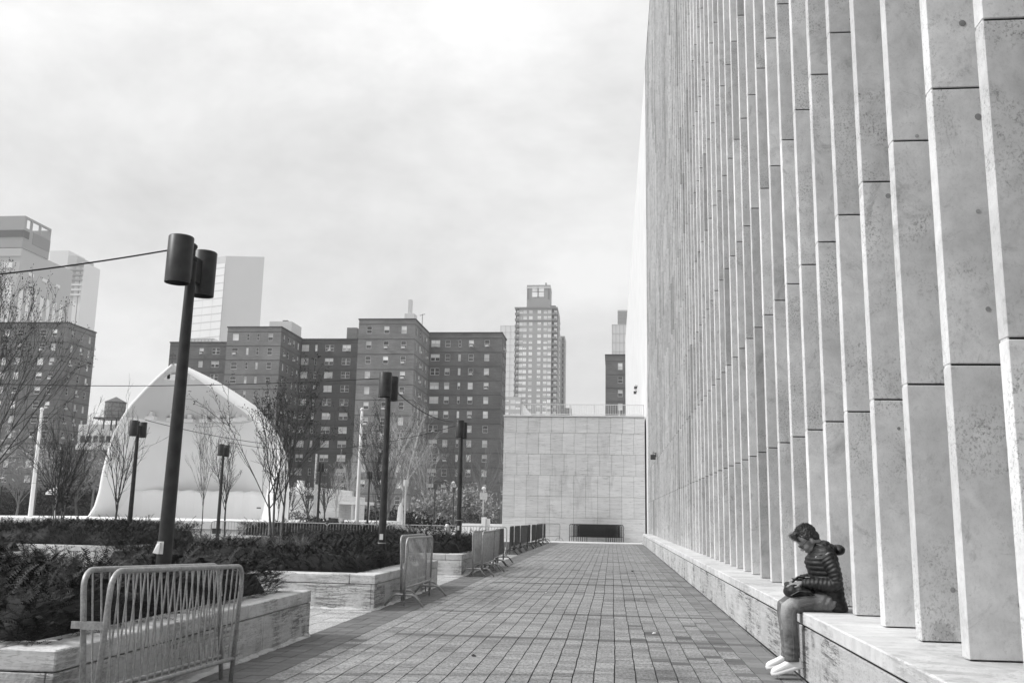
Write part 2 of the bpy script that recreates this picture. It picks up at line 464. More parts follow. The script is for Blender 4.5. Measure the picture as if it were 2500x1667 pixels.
def build_end_wall():
    T = thing('terrace_wall', 'weathered stone panel wall closing the end of the walkway with a white railing on top', 'wall', (0, 58, 0))
    xl = at(1229, 1100, 58).x; xr = FX-.09; ztop = at(1400, 1014, 58).z
    MB().box((xl+.02, .06, 0), (xr, 9, ztop-.06)).build('core', M['mortar'], T)
    MB().box((xl+.004, .08, 0), (xl+.05, 9, ztop-.08)).build('side_cladding', M['panel'], T)
    rowy = [1320, 1263.5, 1212, 1160.5, 1108.5, 1057, 1018]
    zr = [at(1400, p, 58).z for p in rowy]; zr[0] = -.02
    pw = .725; rnd = random.Random(2)
    for k in range(6):
        off = [0.0, .36, .0, .30, .0, .33][k] if k else 0
        x = xl-off*2 if k else xl
        while x < xr-.02:
            w = pw if k else pw*2
            a, b = max(x, xl), min(x+w, xr)
            if b-a > .05:
                inst('stone_panel', bbox_mesh(round(b-a,3)-.012, .05, zr[k+1]-zr[k]-.014, M['panel'], .004), ((a+b)/2, .03+rnd.uniform(-.005,.005), zr[k]+.004), T)
            x += w
    MB().box((xl-.03, -.03, ztop-.075), (xr, 9, ztop+.01)).build('coping', M['kerb'], T)
    # railing
    zr0, zr1 = ztop+.01, at(1400, 986, 58).z; x0 = at(1274, 1000, 58).x; x1 = xr-.05
    r = MB(); r.box((x0, .10, zr1-.035), (x1, .14, zr1)); r.box((x0, .10, zr0+.06), (x1, .14, zr0+.09))
    x = x0
    while x < x1: r.box((x, .112, zr0+.05), (x+.018, .130, zr1-.02)); x += .105
    r.build('railing', M['kerb'], T)
    for i in range(6):
        x = x0+(x1-x0)*i/5
        MB().box((x-.03, .09, zr0-.02), (x+.03, .15, zr1+.01)).build('railing_post', M['kerb'], T)
    MB().box((x0, .14, zr0), (x0+.05, 8, zr1)).build('railing_return', M['kerb'], T)
build_ground(); build_ledge(); build_hall(); build_end_wall()

# ------------------------------------------------------------------ fast quad meshes (leaves, needles)
def quad_mesh(name, V, Q, mat):
    V = np.asarray(V, dtype=np.float32).reshape(-1, 3); Q = np.asarray(Q, dtype=np.int32).reshape(-1, 4)
    me = bpy.data.meshes.new(name)
    me.vertices.add(len(V)); me.vertices.foreach_set('co', V.ravel())
    me.loops.add(Q.size); me.loops.foreach_set('vertex_index', Q.ravel())
    me.polygons.add(len(Q)); me.polygons.foreach_set('loop_start', np.arange(0, Q.size, 4, dtype=np.int32))
    me.update(calc_edges=True); me.validate(); me.materials.append(mat); return me
def sprig(n=12, ln=.26, nl=.030, rng=None):
    """a drooping twig along +X (rising in Z) with flat needles on both sides"""
    V = []; Q = []
    def P(t): return np.array([ln*t, 0, ln*(.34*t-.42*t*t)])
    w = .0022
    for i in range(4):
        a, b = P(i/4), P((i+1)/4)
        k = len(V); V += [a+[0,-w,0], a+[0,w,0], b+[0,w*.6,0], b+[0,-w*.6,0]]; Q.append([k,k+1,k+2,k+3])
    for i in range(n):
        t = .12+.88*i/(n-1)
        for s in (-1, 1):
            p = P(t); d = np.array([.62, s*.8, rng.uniform(-.15,.3)]); d /= np.linalg.norm(d)
            l = nl*(1.15-.5*t)*rng.uniform(.8,1.2); wv = np.array([.0042, 0, 0])
            k = len(V); V += [p-wv, p+wv, p+d*l+wv*.5, p+d*l-wv*.5]; Q.append([k,k+1,k+2,k+3])
    return np.array(V), np.array(Q)
def scatter(sprigs, pts, dirs, scl, rng):
    VV = []; QQ = []; base = 0
    for p, d, s in zip(pts, dirs, scl):
        v, q = sprigs[rng.integers(len(sprigs))]
        x = d/np.linalg.norm(d); up = np.array([0,0,1.0])
        y = np.cross(up, x); ny = np.linalg.norm(y); y = y/ny if ny > .05 else np.array([0,1.0,0]); z = np.cross(x, y)
        a = rng.uniform(-.5,.5); y2 = y*math.cos(a)+z*math.sin(a); z2 = np.cross(x, y2)
        VV.append((v*s) @ np.array([x, y2, z2]) + p); QQ.append(q+base); base += len(v)
    return np.concatenate(VV), np.concatenate(QQ)
def hedge_h(x, y, seed, lo=.40, amp=.10):
    return lo + amp*(math.sin(x*2.1+seed)+math.sin(y*2.7+seed*1.7)+.7*math.sin(x*5.3+y*3.9+seed)+.5*math.sin(x*9+y*11))*.5
def hedge_mesh(lx, ly, n, seed, nneed=12, lo=.42, size=1.0, over=.04, tall=.12):
    rng = np.random.default_rng(seed)
    sp = [sprig(nneed, rng.uniform(.17,.27), .030*size, rng) for _ in range(8)]
    pts = []; dirs = []; scl = []
    for i in range(n):
        r = rng.random()
        top = r < .52
        if top:
            x, y = rng.uniform(-lx/2, lx/2), rng.uniform(-ly/2, ly/2); h = hedge_h(x, y, seed, lo)
            dep = abs(rng.normal(0, .06)); a = rng.uniform(0, 2*PI); el = rng.uniform(.2, 1.2)
            p = (x, y, h-dep-.05); d = (math.cos(a)*math.cos(el), math.sin(a)*math.cos(el), math.sin(el)); s = rng.uniform(.7,1.25)
            if rng.random() < tall: s *= 1.45; p = (x, y, h-.02); 
        else:
            side = rng.integers(4); t = rng.uniform(-.5,.5)
            x, y, a = [(lx/2, t*ly, 0), (-lx/2, t*ly, PI), (t*lx, ly/2, PI/2), (t*lx, -ly/2, -PI/2)][side]
            zz = rng.uniform(0, 1)**.8*hedge_h(x, y, seed, lo); a += rng.normal(0,.6); el = rng.uniform(-.1,.9)
            ins = rng.uniform(.0,.16); x -= math.cos(a)*ins; y -= math.sin(a)*ins
            p = (x, y, zz); d = (math.cos(a)*math.cos(el), math.sin(a)*math.cos(el), math.sin(el)); s = rng.uniform(.6,1.0)
        pts.append(np.array(p)); dirs.append(np.array(d)); scl.append(s*size)
    V, Q = scatter(sp, pts, dirs, scl, rng)
    # opaque inner mass
    gx, gy = 30, 30; k0 = len(V); v2 = []; q2 = []
    for i in range(gx+1):
        for j in range(gy+1):
            x = -lx/2+.07+(lx-.14)*i/gx; y = -ly/2+.07+(ly-.14)*j/gy
            e = (i in (0, gx)) or (j in (0, gy))
            v2.append((x, y, -.02 if e else hedge_h(x, y, seed, lo)-.11+rng.uniform(-.04,.04)))
    for i in range(gx):
        for j in range(gy):
            a = k0+i*(gy+1)+j; q2.append((a, a+gy+1, a+gy+2, a+1))
    return quad_mesh('hedge_foliage', np.concatenate([V, np.array(v2)]), np.concatenate([Q, np.array(q2)]), M['leaf'])

# ------------------------------------------------------------------ planters
PZ = .494
def build_planter(x0, x1, y0, y1, label, detail=True, bulge=None):
    P = thing('stone_planter', label, 'planter', ((x0+x1)/2, (y0+y1)/2, 0), group='square stone planters of the garden grid')
    lx, ly = x1-x0, y1-y0; cw = .38; ct = .13; rnd = random.Random(int(x0*10+y0*7))
    MB().box((-lx/2+.03, -ly/2+.03, 0), (lx/2-.03, ly/2-.03, PZ-ct-.006)).build('core', M['dark_joint'], P)
    MB().box((-lx/2+.3, -ly/2+.3, PZ-ct-.02), (lx/2-.3, ly/2-.3, PZ-.08)).build('soil', M['soil'], P)
    def run(n, a, b, fn):
        seg = (b-a)/n
        for i in range(n): fn(a+seg*i, a+seg*(i+1))
    nx, ny = 3, 3
    # coping: long sides full length, short sides between
    cuts = sorted([0, 1, rnd.uniform(.25,.4), rnd.uniform(.62,.75)])
    for sx in (-1, 1):
        for a, b in zip(cuts[:-1], cuts[1:]):
            L = (b-a)*ly
            inst('coping_stone', bbox_mesh(cw, round(L-.007,3), ct, M['pcoping'], .009), (sx*(lx/2-cw/2), -ly/2+a*ly+L/2, PZ-ct+rnd.uniform(-.001,.001)), P)
    for sy in (-1, 1):
        wl = lx-2*cw; cc = [0, .22, .74, 1]
        for a, b in zip(cc[:-1], cc[1:]):
            L = (b-a)*wl
            inst('coping_stone', bbox_mesh(round(L-.007,3), cw, ct, M['pcoping'], .009), (-wl/2+a*wl+L/2, sy*(ly/2-cw/2), PZ-ct+rnd.uniform(-.001,.001)), P)
    ft = .05; fh = PZ-ct-.008
    for sx in (-1, 1):
        cuts = [0, .32, .71, 1]
        for a, b in zip(cuts[:-1], cuts[1:]):
            L = (b-a)*ly
            inst('face_stone', bbox_mesh(ft, round(L-.006,3), fh, M['planter'], .005), (sx*(lx/2-ft/2-.004), -ly/2+a*ly+L/2, 0), P)
    for sy in (-1, 1):
        wl = lx-2*ft-.012; cc = [0, .4, .68, 1]
        for a, b in zip(cc[:-1], cc[1:]):
            L = (b-a)*wl
            inst('face_stone', bbox_mesh(round(L-.006,3), ft, fh, M['planter'], .005), (-wl/2+a*wl+L/2, sy*(ly/2-ft/2-.004), 0), P)
    # grout skirt at the foot
    V_ = []; Fq = []; per = []; stp = .12
    for (xa_, ya_, xb_, yb_, nx_, ny_) in ((-lx/2,-ly/2,lx/2,-ly/2,0,-1),(lx/2,-ly/2,lx/2,ly/2,1,0),(lx/2,ly/2,-lx/2,ly/2,0,1),(-lx/2,ly/2,-lx/2,-ly/2,-1,0)):
        m_ = int(math.hypot(xb_-xa_, yb_-ya_)/stp)
        for q_ in range(m_): t_ = q_/m_; per.append((xa_+(xb_-xa_)*t_, ya_+(yb_-ya_)*t_, nx_, ny_))
    for (x_, y_, nx_, ny_) in per:
        w_ = rnd.uniform(.02,.055); h_ = rnd.uniform(.015,.04); V_ += [(x_-nx_*.03, y_-ny_*.03, h_), (x_+nx_*.004, y_+ny_*.004, h_), (x_+nx_*w_, y_+ny_*w_, .002+rnd.random()*.006), (x_+nx_*(w_+.004), y_+ny_*(w_+.004), -.016)]
    for q_ in range(len(per)):
        a_, b_ = q_*4, ((q_+1) % len(per))*4
        for r_ in range(3): Fq.append((a_+r_, a_+r_+1, b_+r_+1, b_+r_))
    MB().add(V_, Fq).build('mortar_skirt', M['pcoping'], P)
    return P
HG = 'dark yew hedges in the planters'
PL = [(-8.2,-3.39,5.7,10.72,'stone planter nearest the camera with the hedge and tallest lamp post'),
      (-8.2,-3.39,13.66,18.65,'stone planter holding the second lamp post and the triple-stemmed tree'),
      (-8.2,-3.39,21.65,26.7,'stone planter with a hedge corner around the third lamp post'),
      (-16.3,-11.5,13.66,18.65,'far left stone planter under the overhanging bare tree, mostly out of frame'),
      (-16.3,-11.5,21.65,26.7,'left stone planter with a pale coping behind the nearest hedge'),
      (-14.2,-8.6,34.2,39.3,'distant stone planter behind the row of crowd barriers'),
      (-21.5,-16.3,31.0,36.0,'distant stone planter in front of the bandshell stage')]
for (x0,x1,y0,y1,lab) in PL: build_planter(x0,x1,y0,y1,lab)
h1 = hedge_mesh(4.35, 4.5, 7200, 3, 13, .45, 1.0)
h2 = hedge_mesh(4.35, 4.55, 8200, 8, 10, .52, .95)
def put_hedge(me, i, label, rz=0, s=(1,1,1), dx=0, dy=0):
    x0,x1,y0,y1,_ = PL[i]
    o = inst('hedge', me, ((x0+x1)/2+dx, (y0+y1)/2+dy, PZ-.09), None, (0,0,rz), s); tag(o, label, 'hedge', HG); return o
put_hedge(h1, 0, 'dark yew hedge nearest the camera behind the two leaning crowd barriers', 0, (1.02,1.0,.80), -.08, -.05)
put_hedge(h2, 1, 'dark yew hedge in the second planter around the triple-stemmed tree', 0, (.97,.93,.74), -.05, .12)
put_hedge(h2, 2, 'dark yew hedge with a rounded corner overhanging the third planter', PI, (1.06,.95,.80), .04, .15)
put_hedge(h2, 3, 'dark yew hedge at the left frame edge below the overhanging tree', PI, (1,1,.6))
put_hedge(h2, 4, 'long dark yew hedge behind a pale coping at middle left', PI, (1,1,.95))
put_hedge(h2, 5, 'low dark hedge seen through the row of crowd barriers', 0, (1.12,1,.9))
put_hedge(h2, 6, 'low dark hedge in front of the white bandshell stage', PI, (1.05,1,.8))
# pale dry grass between the yews of the second planter
def grass_tuft(x, y, z, n, h, label, seed):
    rng = np.random.default_rng(seed); V = []; Q = []
    for i in range(n):
        a = rng.uniform(0, 2*PI); l = h*rng.uniform(.6,1.1); r0 = rng.uniform(0,.07); lean = rng.uniform(.1,.75)
        w = .0028; prev = None
        for k in range(5):
            t = k/4; rr = r0+lean*l*t*t*.9; zz = l*(t-.28*t*t*lean)
            c = np.array([math.cos(a)*rr, math.sin(a)*rr, zz]); s = np.array([-math.sin(a), math.cos(a), 0])*w*(1.1-t)
            V += [c-s, c+s]
            if k: b = len(V)-4; Q.append([b, b+1, b+3, b+2])
    o = inst('grass_tuft', quad_mesh('grass_tuft', V, Q, M['straw']), (x, y, z)); tag(o, label, 'grass tuft', 'dry grass tufts in the second planter')
for (x, y, n, h, lab, sd) in ((-6.6,15.0,150,.40,'pale dry grass tuft left of the triple-stemmed tree',1), (-5.75,15.3,170,.42,'pale dry grass tuft just right of the triple-stemmed tree',2),
      (-5.0,15.1,210,.42,'widest pale dry grass tuft midway to the second lamp post',3), (-5.35,15.0,160,.38,'pale dry grass tuft between two wider ones in the second hedge',4)):
    grass_tuft(x, y, .66, n, h, lab, sd)

# ------------------------------------------------------------------ lamp posts
def make_lamp(detail=True):
    L = thing('lamp_post', 'lamp', 'lamp post')
    n = 20 if detail else 8
    MB().lathe([(.0635,0),(.062,1.0),(.055,2.0),(.046,3.0),(.042,3.48),(.03,3.52)], n=n).build('pole', M['lamp'], L, True)
    MB().lathe([(.045,0),(.045,.03),(.02,.05),(.02,.11),(.034,.13),(.034,.15),(.012,.17)], (0,0,3.50), n=12).build('finial', M['lamp'], L, True)
    for s in (-1, 1):
        mb = MB(); r = .107; N = 28 if detail else 14
        outer = [(r,.0),(r,.405),(r-.006,.413)]; mb.lathe(outer+[(.01,.416)], (0, s*.245, 3.245), N, cap=False)
        mb.lathe([(r,0),(r-.007,0),(r-.007,.30),(.005,.30)], (0, s*.245, 3.245), N, cap=False)
        mb.build('lamp_head', M['lamp'], L, True)
        MB().box((-.028, min(0,s*.15), 3.33), (.028, max(0,s*.15), 3.55)).build('bracket', M['lamp'], L)
        MB().lathe([(.03,0),(.05,.05),(.05,.08)], (0, s*.245, 3.36), 12).build('bulb', M['lampin'], L, True)
    return L
LG = 'double-headed lamp posts of the plaza'
lampA = make_lamp()
def put_lamp(src, x, y, label, first=False, sc_=1.02):
    o = src if first else copy_tree(src); o.rotation_euler = (0, 0, 0); o.location = (x, y, 0); o.scale = (sc_,)*3; tag(o, label, 'lamp post', LG); return o
put_lamp(lampA, -3.846, 7.95, 'nearest and tallest dark lamp post rising from the first hedge with a paper notice', True, 1.022)
lampA.rotation_euler = (0, R(.7), 0)
l2 = put_lamp(lampA, -3.846, 15.85, 'second dark lamp post standing at the edge of the second planter')
l3 = put_lamp(lampA, -3.846, 23.9, 'third dark lamp post in line beside the brick block and the end wall')
p = at(338,1040,24.6); put_lamp(lampA, p.x, 24.6, 'dark lamp post left of the tallest pole in front of the bandshell')
p = at(546,1100,33.0); put_lamp(lampA, p.x, 33.0, 'small dark lamp post before the middle of the bandshell')
p = at(782,1145,44.5); put_lamp(lampA, p.x, 44.5, 'small dark lamp post before the pale low pavilion')
p = at(902,1165,53.0); put_lamp(lampA, p.x, 53.0, 'tiny dark lamp post just left of the second tall lamp post')
p = at(1062,1200,72.0); put_lamp(lampA, p.x, 72.0, 'far lamp post before the pale round shrub')
p = at(1108,1200,80.0); put_lamp(lampA, p.x, 80.0, 'farthest lamp post directly left of the third tall lamp post')
pl = make_lamp(False); pl['label'] = 'x'
for c in [c for c in COL.objects if c.parent == pl]: c.data.materials[0] = M['pale_metal']
p = at(991,1180,63.0); pl.location = (p.x, 63, 0); tag(pl, 'pale metal lamp post catching the light before the trees', 'lamp post', LG)
# notices and bands on the poles
def notice(name, x, y, z, w, h, rot, lab, folded):
    o = thing(name, lab, 'paper notice', (x, y, z), rot)
    MB().box((-w/2, -.002, -h/2), (w/2, .001, h/2)).build('sheet', M['paper'], o)
    if folded:
        mb = MB(); mb.add([(-w/2,-.004,h/2-.02),(w*.1,-.004,h/2),(w*.05,-.03,-h/2),(-w*.75,-.035,-h/2+.01)], [(0,1,2,3)])
        mb.add([(-w/2,-.006,h/2-.02),(w*.1,-.006,h/2),(w*.05,-.032,-h/2),(-w*.75,-.037,-h/2+.01)], [(3,2,1,0)]); mb.build('flap', M['paper'], o)
        MB().box((-.01,-.01,h*.3), (.006,-.003,h*.38)).build('staple', M['lamp'], o)
notice('paper_notice', -3.846, 7.884, at(386,1335,8).z, .060, .105, 0, 'torn white paper notice taped to the nearest lamp post', True)
notice('paper_notice', -3.846, 15.784, at(925,1309,16).z, .060, .095, 0, 'small white paper sticker on the second lamp post', False)
notice('paper_notice', -3.846, 23.834, at(1117,1288,24).z, .05, .11, 0, 'small white paper sticker on the third lamp post', False)
for (y, z, lab) in ((15.85, at(925,1325,16).z, 'thin pale metal band clamped round the second lamp post'), (23.9, at(1117,1270,24).z, 'thin pale metal band clamped round the third lamp post')):
    tag(MB().lathe([(.0635,0),(.068,.0),(.068,.014),(.0635,.014)], (-3.846, y, z), 16, cap=False).build('pole_band', M['pale_metal']), lab, 'metal band')
# cable running down the nearest pole
tag(MB().tube([(-3.778,7.95,.5),(-3.778,7.95,1.5),(-3.786,7.94,2.2),(-3.796,7.94,2.9),(-3.80,7.95,3.3)], .006, 5).build('power_cable', M['cable']), 'thin black cable running down the right side of the nearest lamp post', 'cable')

def wire(name, a, b, sag, r, lab, n=18):
    a, b = Vector(a), Vector(b); pts = []
    for i in range(n+1):
        t = i/n; p = a.lerp(b, t); p.z -= sag*4*t*(1-t); pts.append(p)
    tag(MB().tube(pts, r, 5).build(name, M['cable']), lab, 'cable', 'cables strung between the lamp posts')
a = (-3.80, 7.66, 3.56)
wire('overhead_cable', (-3.846,7.70,at(400,608,7.7).z), tuple(at(-220,690,7.2)), .03, .0075, 'thick dark cable from the nearest lamp head to the left frame edge')
wire('overhead_cable', (-3.846,15.6,at(920,925,15.7).z), tuple(at(-150,930,19)), .12, .0075, 'long cable from the second lamp post leftwards across the bandshell top')
wire('overhead_cable', (-3.846,16.1,at(962,948,16.2).z), (-3.846,23.75,at(1110,1028,23.8).z), .20, .010, 'sagging cable between the second and third lamp posts')
wire('overhead_cable', (-3.846,23.75,at(1110,1036,23.8).z), tuple(at(560,1080,30)), .42, .008, 'low sagging cable from the third lamp post through the bare tree crowns')
wire('overhead_cable', tuple(at(355,1025,24.8)), tuple(at(640,1082,30)), .06, .009, 'thin cable from the lamp post left of the tallest pole across the bandshell')

# ------------------------------------------------------------------ crowd barriers
def rounded_u(L, zb, zt, r):
    pts = [(-L/2, 0, zb)]
    for k in range(6): a = PI-PI/2*k/5; pts.append((-L/2+r+r*math.cos(a), 0, zt-r+r*math.sin(a)))
    for k in range(6): a = PI/2-PI/2*k/5; pts.append((L/2-r+r*math.cos(a), 0, zt-r+r*math.sin(a)))
    pts.append((L/2, 0, zb)); return pts
BL, BT, BB = 2.16, 1.0, .27
def make_barrier(mat, bars_sep, feet=True, n=19, seg=10, br=.0075):
    o = thing('crowd_barrier', 'barrier', 'crowd barrier')
    MB().tube(rounded_u(BL, .12 if feet else .005, BT, .11), .0185, seg).build('frame', mat, o, True)
    MB().tube([(-BL/2+.005,0,BB), (BL/2-.005,0,BB)], .0165, seg).build('bottom_rail', mat, o, True)
    if bars_sep:
        bm_ = mesh_only(MB().tube([(0,0,BB),(0,0,BT-.005)], .0068, 6, False), 'bar', mat, True)
        for i in range(n): inst('bar', bm_, (-BL/2+BL*(i+1)/(n+1), 0, 0), o)
    else:
        mb = MB()
        for i in range(n): x = -BL/2+BL*(i+1)/(n+1); mb.tube([(x,0,BB),(x,0,BT-.005)], br, 5, False)
        tag(mb.build('bar', mat, o, True), kind='stuff')
    if feet:
        for s in (-1, 1):
            mb = MB(); x = s*(BL/2-.03)
            mb.tube([(x,-.29,.012),(x,-.17,.155),(x,-.12,.175),(x,.12,.175),(x,.17,.155),(x,.29,.012)], .0175, 8)
            mb.tube([(x,0,.17),(x,0,.012)], .013, 6); mb.tube([(x,0,.30),(x,0,.1)], .021, 8); mb.build('foot', mat, o, True)
    for z in (.45, .80):     # hooks on one end
        MB().tube([(BL/2+.015,0,z+.05),(BL/2+.05,0,z+.04),(BL/2+.055,0,z-.05),(BL/2+.015,0,z-.06)], .006, 6).build('hook', mat, o, True)
    return o
BG = 'steel crowd barriers'
def put(o, x, y, rz, label, rx=0, ry=0, z=0):
    o.location = (x, y, z); o.rotation_euler = (R(rx), R(ry), R(rz)); tag(o, label, 'crowd barrier', BG); return o
bn = make_barrier(M['galv'], True, feet=False)
put(bn, -3.065, 6.65, 90.8, 'nearest steel crowd barrier leaning toward the walkway, front one of the pair', 1.6, 2.0, -.055)
put(copy_tree(bn), -3.155, 6.72, 91.2, 'nearest pair\'s rear steel crowd barrier, leaning back toward the planter', -6.5, 1.9, -.05)
b2 = make_barrier(M['galv'], True)
put(b2, -3.10, 15.32, 90.5, 'steel crowd barrier on two arched feet at the second planter\'s corner, front one', 1, .2)
put(copy_tree(b2), -3.27, 15.9, 91, 'steel crowd barrier half hidden behind another at the second planter\'s corner', -2.5, .2, .02)
bf = make_barrier(M['galv'], False, seg=6)
put(bf, -2.98, 23.05, 90.0, 'crowd barrier at the third planter, nearest the walkway of its pair', 1)
put(copy_tree(bf), -3.16, 22.9, 90, 'crowd barrier at the third planter, on the planter side of its pair', -1)
put(copy_tree(bf), -3.12, 25.4, 91.5, 'crowd barrier following the pair at the third planter', 2)
bd = make_barrier(M['galv_dark'], False, seg=5)
put(bd, -3.22, 27.6, 91, 'dark crowd barrier tucked after the pair beyond the third planter', -1)
row = [(35.7,92.5),(37.9,90.5),(40.5,88),(43.2,92),(45.6,90),(48.1,91),(50.3,89),(52.8,91.5)]
names = ['at the corner of the two barrier rows','second after the corner of the two rows','third after the corner of the two rows','fourth after the corner of the two rows','fourth from the end wall','third from the end wall','second from the end wall','last in line before the end wall']
for (y, a), nm in zip(row, names):
    put(copy_tree(bd), -3.72+random.uniform(-.03,.03), y, a, 'crowd barrier seen edge on along the walkway, '+nm)
put(copy_tree(bf), -3.75, 56.6, 55, 'pale crowd barrier turned sideways against the end wall')
xs = [-4.78,-6.95,-9.12,-11.3,-13.47]
nm2 = ['at the right end of the row crossing behind the third hedge','second from the right in the row crossing behind the hedges','middle one of the row crossing behind the hedges','in the row before the pale pavilion, right of the triple-stemmed tree','at the left end of the row before the bandshell']
for x, s in zip(xs, nm2): put(copy_tree(bf), x, 33.7+random.uniform(-.05,.05), 180+random.uniform(-1,1), 'crowd barrier '+s)
rs = random.Random(4)
bs_ = make_barrier(simple('rusty_dark_steel', .03, .6, .3, 15), False, feet=False, n=27, seg=5, br=.013)
for k in range(9):
    x = -1.45+1.02*k/8
    o = (bs_ if k == 0 else copy_tree(bs_)); put(o, x, 57.05+.085*((k*5) % 9), rs.uniform(-1,1), 'x')
    o['label'] = 'dark crowd barrier stacked flat against the end wall'; o['group'] = 'crowd barriers stacked against the end wall'
    for c in [c for c in COL.objects if c.parent == o and c.name.startswith('foot')]: bpy.data.objects.remove(c)
# strap that ties the nearest pair together
st = MB()
st.box((-.075,-.026,-.022), (.075,-.021,.022)); st.box((-.075,.021,-.022), (.075,.026,.022)); st.box((-.078,-.026,-.022), (-.073,.026,.022)); st.box((.073,-.026,-.022), (.078,.026,.022)); st.box((-.15,-.006,-.020),(-.078,.006,.022))
o = st.build('strap_clamp', M['galv']); o.location = (-3.10, 5.60, .66); tag(o, 'flat metal clamp tying together the left ends of the nearest two barriers', 'clamp')

# ------------------------------------------------------------------ bare trees
def tree(name, label, x, y, z, h, trunks, mat, seed, spread=.55, twig=1.0, pods=0, r0=.045, low=.28, group=None, levels=4, cat='tree', pal=None, w=None):
    rnd = random.Random(seed); T = thing(name, label, cat, (x, y, z), group=group)
    tips = []; twigs = MB(); zl = low*h
    def line(p, d, ln, r, n, up, jit, mb, sides, taper=.62):
        pts = [p.copy()]; rs = [r]; q = p.copy(); dd = d.copy()
        for i in range(n):
            dd = (dd+Vector((rnd.gauss(0,jit), rnd.gauss(0,jit), up+rnd.gauss(0,jit*.5)))).normalized(); q = q+dd*(ln/n); pts.append(q.copy()); rs.append(r*(1-taper*(i+1)/n))
        mb.tube(pts, rs, sides, False); return pts, rs
    def off(d, ang):
        a = d.orthogonal().normalized(); a = Matrix.Rotation(rnd.uniform(0, 2*PI), 3, d) @ a
        v = d*math.cos(ang)+a*math.sin(ang)
        return v.normalized()
    rmin = .0040*twig
    for k in range(trunks):
        mb = MB(); a = 2*PI*k/max(trunks,1)+rnd.uniform(-.3,.3); o_ = .0 if trunks == 1 else .09
        d = Vector((math.cos(a)*.10*(trunks>1)+rnd.gauss(0,.02), math.sin(a)*.10*(trunks>1), 1)).normalized()
        tp, tr = line(Vector((o_*math.cos(a), o_*math.sin(a), 0)), d, zl, r0*rnd.uniform(.85,1.1), 5, .01, .03, mb, 7, .35); mb.build('trunk', mat, T, True)
        nl = 6 if trunks == 1 else 4
        for m_ in range(nl):
            az = 2*PI*m_/nl+rnd.uniform(-.5,.5)+a; tilt = rnd.uniform(.12,.95)*spread
            if m_ == 0: tilt *= .15
            st = tp[-1] if m_ < nl-2 else tp[-2]; ld = Vector((math.sin(tilt)*math.cos(az), math.sin(tilt)*math.sin(az), math.cos(tilt)))
            L1 = (h-zl)*rnd.uniform(.62,.9)/max(math.cos(tilt),.6); p1, r1 = line(st, ld, L1, tr[-1]*.62, 7, .035, .045, twigs, 5, .75)
            for c in range(6):
                t = 1+int(rnd.uniform(.0,1)*6); dd = (p1[t]-p1[t-1]).normalized(); L2 = L1*rnd.uniform(.28,.55)*(1.15-.5*t/7)
                p2, r2 = line(p1[t], off(dd, rnd.uniform(.35,.65)), L2, max(r1[t]*.6, rmin*1.5), 5, .07, .05, twigs, 4, .6)
                for e in range(4):
                    t2 = 1+int(rnd.random()*5); t2 = min(t2, 5); d3 = (p2[t2]-p2[t2-1]).normalized(); L3 = L2*rnd.uniform(.3,.6)
                    p3, r3 = line(p2[t2], off(d3, rnd.uniform(.3,.7)), L3, max(r2[t2]*.6, rmin), 3, .08, .06, twigs, 3, .5)
                    tips.append(p3[-1])
                    for w_ in range(2 if levels > 3 else 0):
                        d4 = (p3[2]-p3[1]).normalized(); p4, r4 = line(p3[1+w_], off(d4, rnd.uniform(.3,.8)), L3*rnd.uniform(.35,.7), rmin*.8, 2, .08, .05, twigs, 3, .4); tips.append(p4[-1])
                tips.append(p2[-1])
            tips.append(p1[-1])
    twigs.build('crown', pal or mat, T)
    zm = sorted(q.z for q in tips)[int(len(tips)*.985)]; rm = sorted(math.hypot(q.x, q.y) for q in tips)[int(len(tips)*.95)]
    T.scale = ((w or rm*2)/(2*rm),)*2+(h/zm,)
    if pods:
        V = []; Q = []; rng = np.random.default_rng(seed)
        for tpt in tips:
            if tpt.z < zm*.62 or rng.random() > pods: continue
            for _ in range(rng.integers(2, 6)):
                c = np.array(tpt)+rng.normal(0, .035, 3); s = rng.uniform(.008,.014)
                o6 = [c+np.array(v)*s for v in ((1,0,0),(0,1,0),(-1,0,0),(0,-1,0),(0,0,1.3),(0,0,-1.3))]
                b = len(V); V += o6
                for (i, j) in ((0,1),(1,2),(2,3),(3,0)): Q += [[b+i,b+j,b+4,b+4],[b+j,b+i,b+5,b+5]]
        me = bpy.data.meshes.new('seed_pods'); me.from_pydata([tuple(map(float, v)) for v in V], [], [(q[0],q[1],q[2]) for q in Q]); me.materials.append(M['pod'])
        p = inst('seed_pods', me, (0,0,0), T); tag(p, kind='stuff')
    return T
TG = 'bare trees of the garden'
tree('bare_tree', 'triple-stemmed bare tree with seed clusters rising from the second hedge', -6.20, 17.3, .40, 3.8, 3, M['bark'], 21, .85, 1.15, .5, .034, .36, TG, pal=M['bark_dark'], w=3.0)
tree('bare_tree', 'bare tree with seed clusters directly behind the second lamp post', -5.95, 24.2, .45, 3.9, 3, M['bark'], 33, .70, 1.2, .35, .026, .34, TG, pal=M['bark_dark'], w=1.9)
tree('bare_tree', 'large bare tree reaching in from the left frame edge, dotted with seed pods', -11.85, 16.6, .45, 5.9, 4, M['bark_dark'], 12, .85, 1.1, 1.2, .04, .26, TG, w=3.7)
tree('bare_tree', 'dense twiggy bare tree with pale trunks behind the left hedge', at(143,1280,24.4).x, 24.4, .45, 3.7, 4, M['bark'], 5, .80, 1.5, 0, .032, .28, TG, pal=M['bark_dark'], w=2.3)
tree('bare_tree', 'slender bare tree before the left foot of the bandshell', at(282,1260,30).x, 30, 0, 4.9, 1, M['bark_dark'], 8, .55, 1.5, 0, .05, .30, TG, w=1.9)
